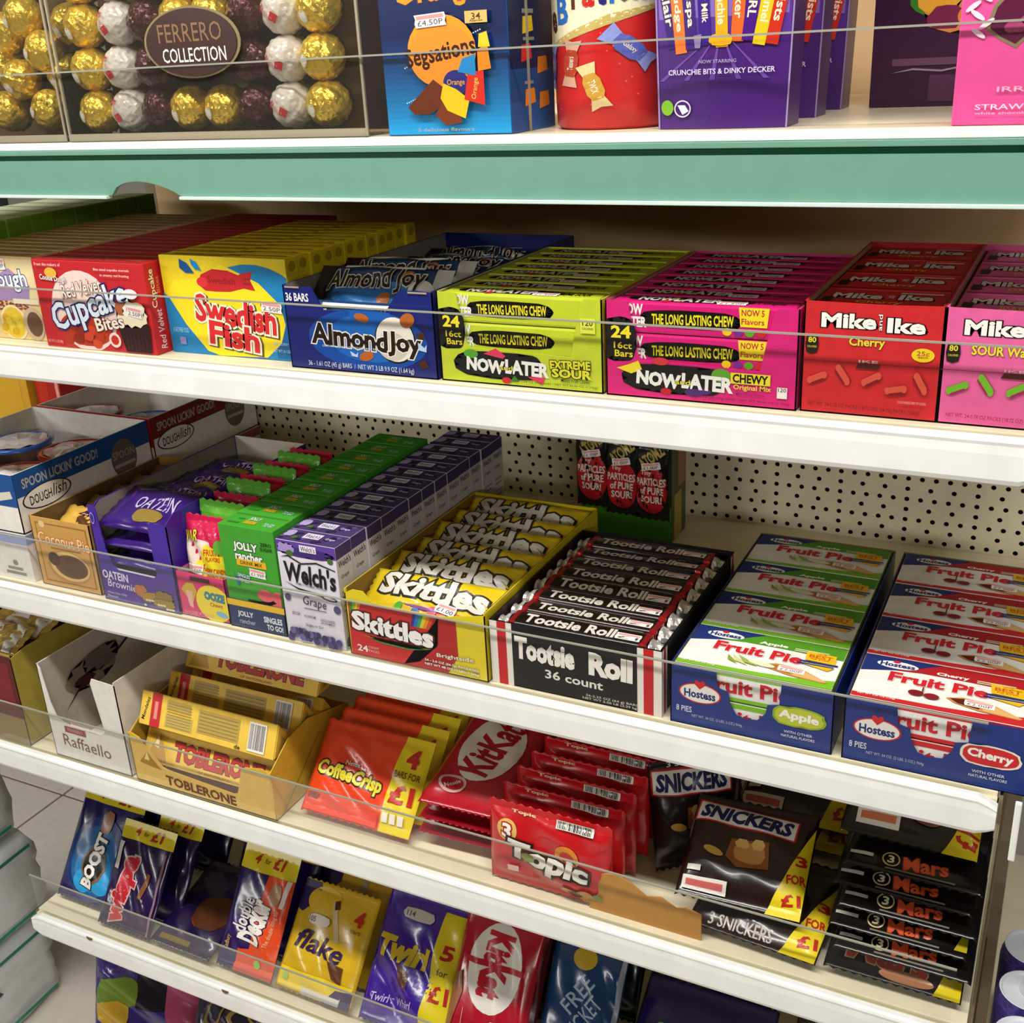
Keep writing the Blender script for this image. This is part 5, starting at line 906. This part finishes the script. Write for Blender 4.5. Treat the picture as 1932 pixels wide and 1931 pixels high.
ddk = band(y0=.79) + [G([(.52, .0), (1, .0), (1, .79), (.58, .79)], '#d8481c'), G([(.3, .0), (.55, .0), (.58, .2), (.36, .18)], '#d8481c'), T('Decker', .54, .42, .62, .22, '#e6e0d6', 84, ol='#241040', ow=.06, b=.07), T('double', .33, .45, .5, .13, '#d6d0cc', 84, b=.03), T('The double filling bar', .85, .4, .55, .05, '#e6a880', 84), S(.78, .66, .1, .09, '#a5744a', 4), ('GR', .93, .68, .06, .22, '#d6d0c6', -6, 0), E(.72, .1, .06, .035, '#8ab84a'), T('Cadbury', .16, .2, .22, .06, '#c2a24a', 84)]
lean_pack('chocolate_multipack', 'purple and orange double-layer bar multipack', .313, .088, .158, '#2a1656', ddk, seed=7)
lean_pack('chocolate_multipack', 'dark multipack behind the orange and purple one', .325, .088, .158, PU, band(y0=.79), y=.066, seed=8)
flk = [G([(.0, .99), (.22, .99), (.26, .84), (.1, .7), (.0, .72)], '#241650'), E(.34, .84, .22, .13, '#d2ac28'), ('GR', .56, .70, .06, .36, '#c9b48a', 22, 0), ('GR', .52, .84, .065, .08, '#4a2a1a', 22, 0), T('flake', .46, .46, .62, .18, '#2a1440', -6, b=.03, sh=.2), G([(.6, .36), (.82, .34), (.84, .2), (.7, .22)], '#5a3018'), T('4', .84, .78, .11, .14, '#b8281c', b=.07), T('bars', .84, .67, .12, .04, '#8a5a1a'), Q(.03, .02, .97, .2, '#e0c41e'), G([(.62, .0), (.99, .0), (.99, .16), (.78, .14)], '#241650'), ('GR', .6, .04, .5, .06, '#c9c3b8', 0, 0), S(.36, .67, .15, .05, '#dcd6ca', 3, 18, .1), T('105', .27, .67, .09, .05, '#4a4438', b=.02), E(.12, .12, .04, .04, '#a8c25a')]
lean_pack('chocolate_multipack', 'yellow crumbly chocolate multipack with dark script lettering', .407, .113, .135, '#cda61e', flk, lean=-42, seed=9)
lean_pack('chocolate_multipack', 'yellow crumbly chocolate multipack, second back', .415, .113, .135, '#a8861a', [Q(.02, .1, .98, .97, '#a8861a'), G([(.0, .99), (.22, .99), (.26, .84), (.1, .7), (.0, .72)], '#1c1040'), T('flake', .46, .46, .62, .18, '#2a1440', -6, b=.03, sh=.2), S(.56, .84, .05, .12, '#8a7a5a', 3, 10)], lean=-42, y=.064, z=.01, seed=10)  # this and the next are darker copies, painting shade along the row
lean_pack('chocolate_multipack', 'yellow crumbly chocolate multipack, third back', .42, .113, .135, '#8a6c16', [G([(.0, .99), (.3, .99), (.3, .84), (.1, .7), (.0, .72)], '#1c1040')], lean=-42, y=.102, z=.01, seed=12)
twl = [G([(.70, .0), (1, .0), (1, .92), (.70, .92)], '#d2c020'), T('5', .85, .64, .13, .11, '#a8281c', b=.05), T('for', .85, .5, .12, .05, '#6b4a14'), T('£1', .85, .34, .22, .13, '#a8281c', b=.04), T('Twirl', .36, .56, .6, .17, '#c9ae2a', -4, b=.08, sh=.1), G([(.34, .48), (.5, .42), (.52, .3), (.42, .34)], '#4a2a1c'), T('Twirl a Whirl', .36, .2, .5, .06, '#b8a8dc', 4, sh=.2), S(.42, .84, .2, .045, '#b9b3ac', 3, 16, .1), T('114', .32, .84, .1, .04, '#4a4448', b=.02)]
lean_pack('chocolate_multipack', 'shiny violet multipack with a tall yellow price strip', .533, .115, .158, '#3a1a86', twl, lean=-40, seed=13, amp=.0022)
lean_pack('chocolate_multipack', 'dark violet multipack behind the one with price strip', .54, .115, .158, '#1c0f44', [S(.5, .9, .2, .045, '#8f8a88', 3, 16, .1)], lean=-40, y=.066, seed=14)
kk5 = [E(.5, .62, .34, .3, '#d9d4cc'), Q(.1, .62, .9, .66, '#b01626'), T('KitKat', .5, .64, .74, .2, '#b01626', -92, b=.08), T('ORIGINAL', .62, .2, .3, .07, '#e0c8c4', -90), Q(.2, .05, .21, .32, '#c98a80'), Q(.85, .05, .86, .32, '#c98a80'), G([(.0, .5), (.1, .55), (.16, .42), (.05, .1), (.0, .1)], '#8a5a38')]
lean_pack('chocolate_multipack', 'red wafer finger multipack standing on the lowest shelf', .648, .1, .17, '#a31226', kk5, lean=-34, seed=15)
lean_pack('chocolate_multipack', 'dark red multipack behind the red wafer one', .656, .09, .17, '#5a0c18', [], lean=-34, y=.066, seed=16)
lean_pack('chocolate_multipack', 'dark blue ticket-offer multipack right of the red one', .755, .09, .15, '#143a66', [T('FREE', .45, .6, .5, .12, '#9ab0c2', 60), T('TICKET', .58, .45, .6, .12, '#9ab0c2', 60), E(.45, .86, .16, .08, '#b89a2a'), Q(.93, .0, .99, .98, '#8a92a0')], lean=-34, y=.05, seed=17)
lean_pack('chocolate_multipack', 'near black multipack with a round number badge', .85, .12, .14, '#151020', [E(.14, .8, .1, .09, '#8f8a84'), T('5', .14, .8, .08, .1, '#14100e', b=.05), S(.4, .4, .2, .16, '#6b5a24', 4, 16, .5)], lean=-40, y=.15, seed=18)
lean_pack('chocolate_multipack', 'deep purple pack with an orange cartoon-free flourish', .86, .15, .15, '#1d1250', [E(.35, .55, .16, .09, '#c84a1a', -15), E(.52, .47, .12, .09, '#d0501c', -10), E(.54, .45, .05, .04, '#241850'), E(.28, .42, .2, .08, '#2a6ab0', -10), E(.2, .62, .04, .04, '#7ab08a')], lean=-60, y=.03, z=.012, seed=19)['label'] = 'deep purple pack with orange and blue shapes lying low'
lean_pack('chocolate_multipack', 'brownish black multipack near the right end', 1.03, .13, .15, '#1c120e', [E(.5, .5, .3, .2, '#4a3020')], lean=-55, y=.04, seed=20)

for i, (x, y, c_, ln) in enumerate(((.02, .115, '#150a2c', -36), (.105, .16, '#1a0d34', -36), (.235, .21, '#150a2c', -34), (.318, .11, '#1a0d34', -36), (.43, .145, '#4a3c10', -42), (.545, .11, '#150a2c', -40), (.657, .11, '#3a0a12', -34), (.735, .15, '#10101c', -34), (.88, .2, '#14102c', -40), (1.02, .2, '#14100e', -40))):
    lean_pack('chocolate_multipack', 'added dark filler multipack in the back row, %s from the left' % (['first']+ORD[1:])[i], x, .108, .15, c_, [Q(.02, .86, .98, .96, '#5c5216')] if i % 3 == 1 else [], lean=ln, y=y, seed=80+i, group='added dark back row packs')  # packs added to fill bright gaps; their dark colours paint the shade
# bags standing on the plinth below
zp = .0855
pack('sweet_bag', 'multicoloured purple sweet bag on the plinth, leaning', 'sweet bag', (.19, .165, .05), (-.03, .07, zp+.004), '#3a2a78', [G([(.25, .8), (.3, .99), (.6, .99), (.5, .8)], '#c23a4a'), Q(.42, .45, .68, .92, '#1c1422'), ('GR', .56, .84, .22, .09, '#a89ca0', 10, 0), S(.83, .6, .17, .3, '#a8486a', 3, 24, .4), S(.76, .8, .08, .12, '#c2708a', 8, 16, .4), S(.26, .58, .2, .16, '#6f8a2c', 4, 20, .2), S(.2, .36, .18, .14, '#c9a02c', 6, 20, .3), E(.85, .92, .05, .08, '#2a3a9a', 20)], (math.radians(-22), 0, .3), 'bags below the shelves', seed=71, amp=.004)
pack('sweet_bag', 'dark purple chocolate bag with gold script on the plinth', 'sweet bag', (.19, .17, .05), (.155, .07, zp+.004), '#1d1230', [E(.6, .85, .22, .09, '#a58a4a', 12), E(.62, .85, .2, .07, '#1d1230', 12), E(.62, .84, .1, .05, '#a58a4a', -10), E(.62, .84, .08, .035, '#1d1230', -10), E(.25, .8, .08, .16, '#8a7038', -20), E(.25, .8, .06, .13, '#1d1230', -20)], (math.radians(-25), 0, -.02), 'bags below the shelves', seed=72, amp=.003)
pack('sweet_bag', 'very dark chocolate bag further right on the plinth', 'sweet bag', (.2, .16, .05), (.36, .075, zp+.004), '#14101c', [E(.5, .8, .3, .05, '#4a3c24', 5)], (math.radians(-25), 0, 0), 'bags below the shelves', seed=73, amp=.003)

# shrink-wrapped drinks stacked on the floor beyond the left end
wrapm = clear_mat('shrink_wrap', (.8, .84, .84), .35, .8, (.86, .88, .88))
def wrapped(label, z, h_, dx, dy):
    t = thing('shrink_wrapped_pack', label, 'wrapped pack', (-.66+dx, -.17+dy, z), (0, 0, .03), 'shrink-wrapped packs on the floor')
    W_, D_ = .42, .36; bm = bmesh.new(); add_box(bm, 0, W_, 0, D_, 0, h_, bev=.03)
    bmesh.ops.subdivide_edges(bm, edges=[e for e in bm.edges if e.calc_length() > .06], cuts=5, use_grid_fill=True); r_ = random.Random(int(z*100))
    for v in bm.verts: v.co += Vector((r_.uniform(-.004, .004), r_.uniform(-.004, .004), 0))
    bm_obj('wrap_film', bm, mat('#cfd4d2', 'film'), t, smooth=True)
    sf = Surf(D_, h_, lambda u, v, e: (W_+.004+e, u*D_, v*h_))
    prints(t, sf, [Q(.08, .12, .94, .16, '#1f8a72'), Q(.08, .86, .94, .9, '#1f7a66'), G([(.45, .62), (.62, .68), (.66, .56), (.5, .5)], '#3a4440'), E(.45, .4, .06, .1, '#8a5a34'), E(.45, .38, .05, .07, '#d9d0c2')], 'wrap_print', 'printg')
    return t
wrapped('shrink-wrapped drinks pack with teal lines, lowest on the floor', .002, .17, 0, 0)
wrapped('shrink-wrapped drinks pack with teal lines, middle of the stack', .174, .165, .004, .01)
wrapped('shrink-wrapped drinks pack with teal lines, top of the stack', .341, .16, -.008, -.004)
# neighbouring bay on the left: a shelf with a yellow and a red carton
nl = thing('metal_shelf', 'cream shelf of the neighbouring bay beyond the left end', 'shelf', (-.63, .26, Z3))
box('deck', (0, .6, 0, .21, -.02, 0), M_CREAM, nl, .001); box('rear_rib', (0, .6, .205, .211, -.05, -.0205), M_CREAM, nl, 0)
carton('display_carton', 'plain yellow carton beyond the left shelf end', 'carton', (.3, .1, .26), (-.455, .31, Z3+.0003), '#cf9f28', fp=[Q(.05, .05, .95, .95, '#d3a52a')])
carton('display_carton', 'narrow red carton beside the yellow one', 'carton', (.05, .08, .24), (-.15, .32, Z3+.0003), '#b01c18', fp=[Q(.1, .05, .5, .95, '#c2301c'), Q(.82, .05, .95, .95, '#e0a090')])
# purple drink cans on the next bay
ns = thing('metal_shelf', 'white end of the neighbouring bay shelf under the purple cans', 'shelf', (1.2145, -.02, .583))
box('deck', (0, .5, .012, .45, -.02, 0), M_CREAM, ns, .001); rb = rail_mesh('price_rail', 0, .5, 0, ns, M_WHITE)
def can(label, loc):
    t = thing('drink_can', label, 'drink can', loc, group='purple drink cans')
    revolve('can_body', [(0, .003), (.019, .003), (.022, 0), (.0262, .006), (.0265, .01), (.0265, .12), (.0258, .125), (.0235, .131), (.0235, .134)], mat('#5c4aa0', 'foil'), t, 36)
    revolve('can_lid', [(.0238, .1345), (.0228, .1352), (.0218, .1325), (.02, .1322), (0, .1322)], mat('#c9ccd2', 'metal'), t, 36)
    pts = [(.0075*math.cos(2*math.pi*i/16), .004+.0115*math.sin(2*math.pi*i/16)) for i in range(16)]
    panel('ring_pull', pts, lambda u, v, w_: (u, v, .1325+w_), .0012, mat('#b9bcc2', 'metal'), t)
    return t
for i, y in enumerate((.118, .062, .006)): can('purple slim drink can, %s of the row' % ['rearmost', 'middle one', 'nearest'][i], (1.2435, y, .5835))
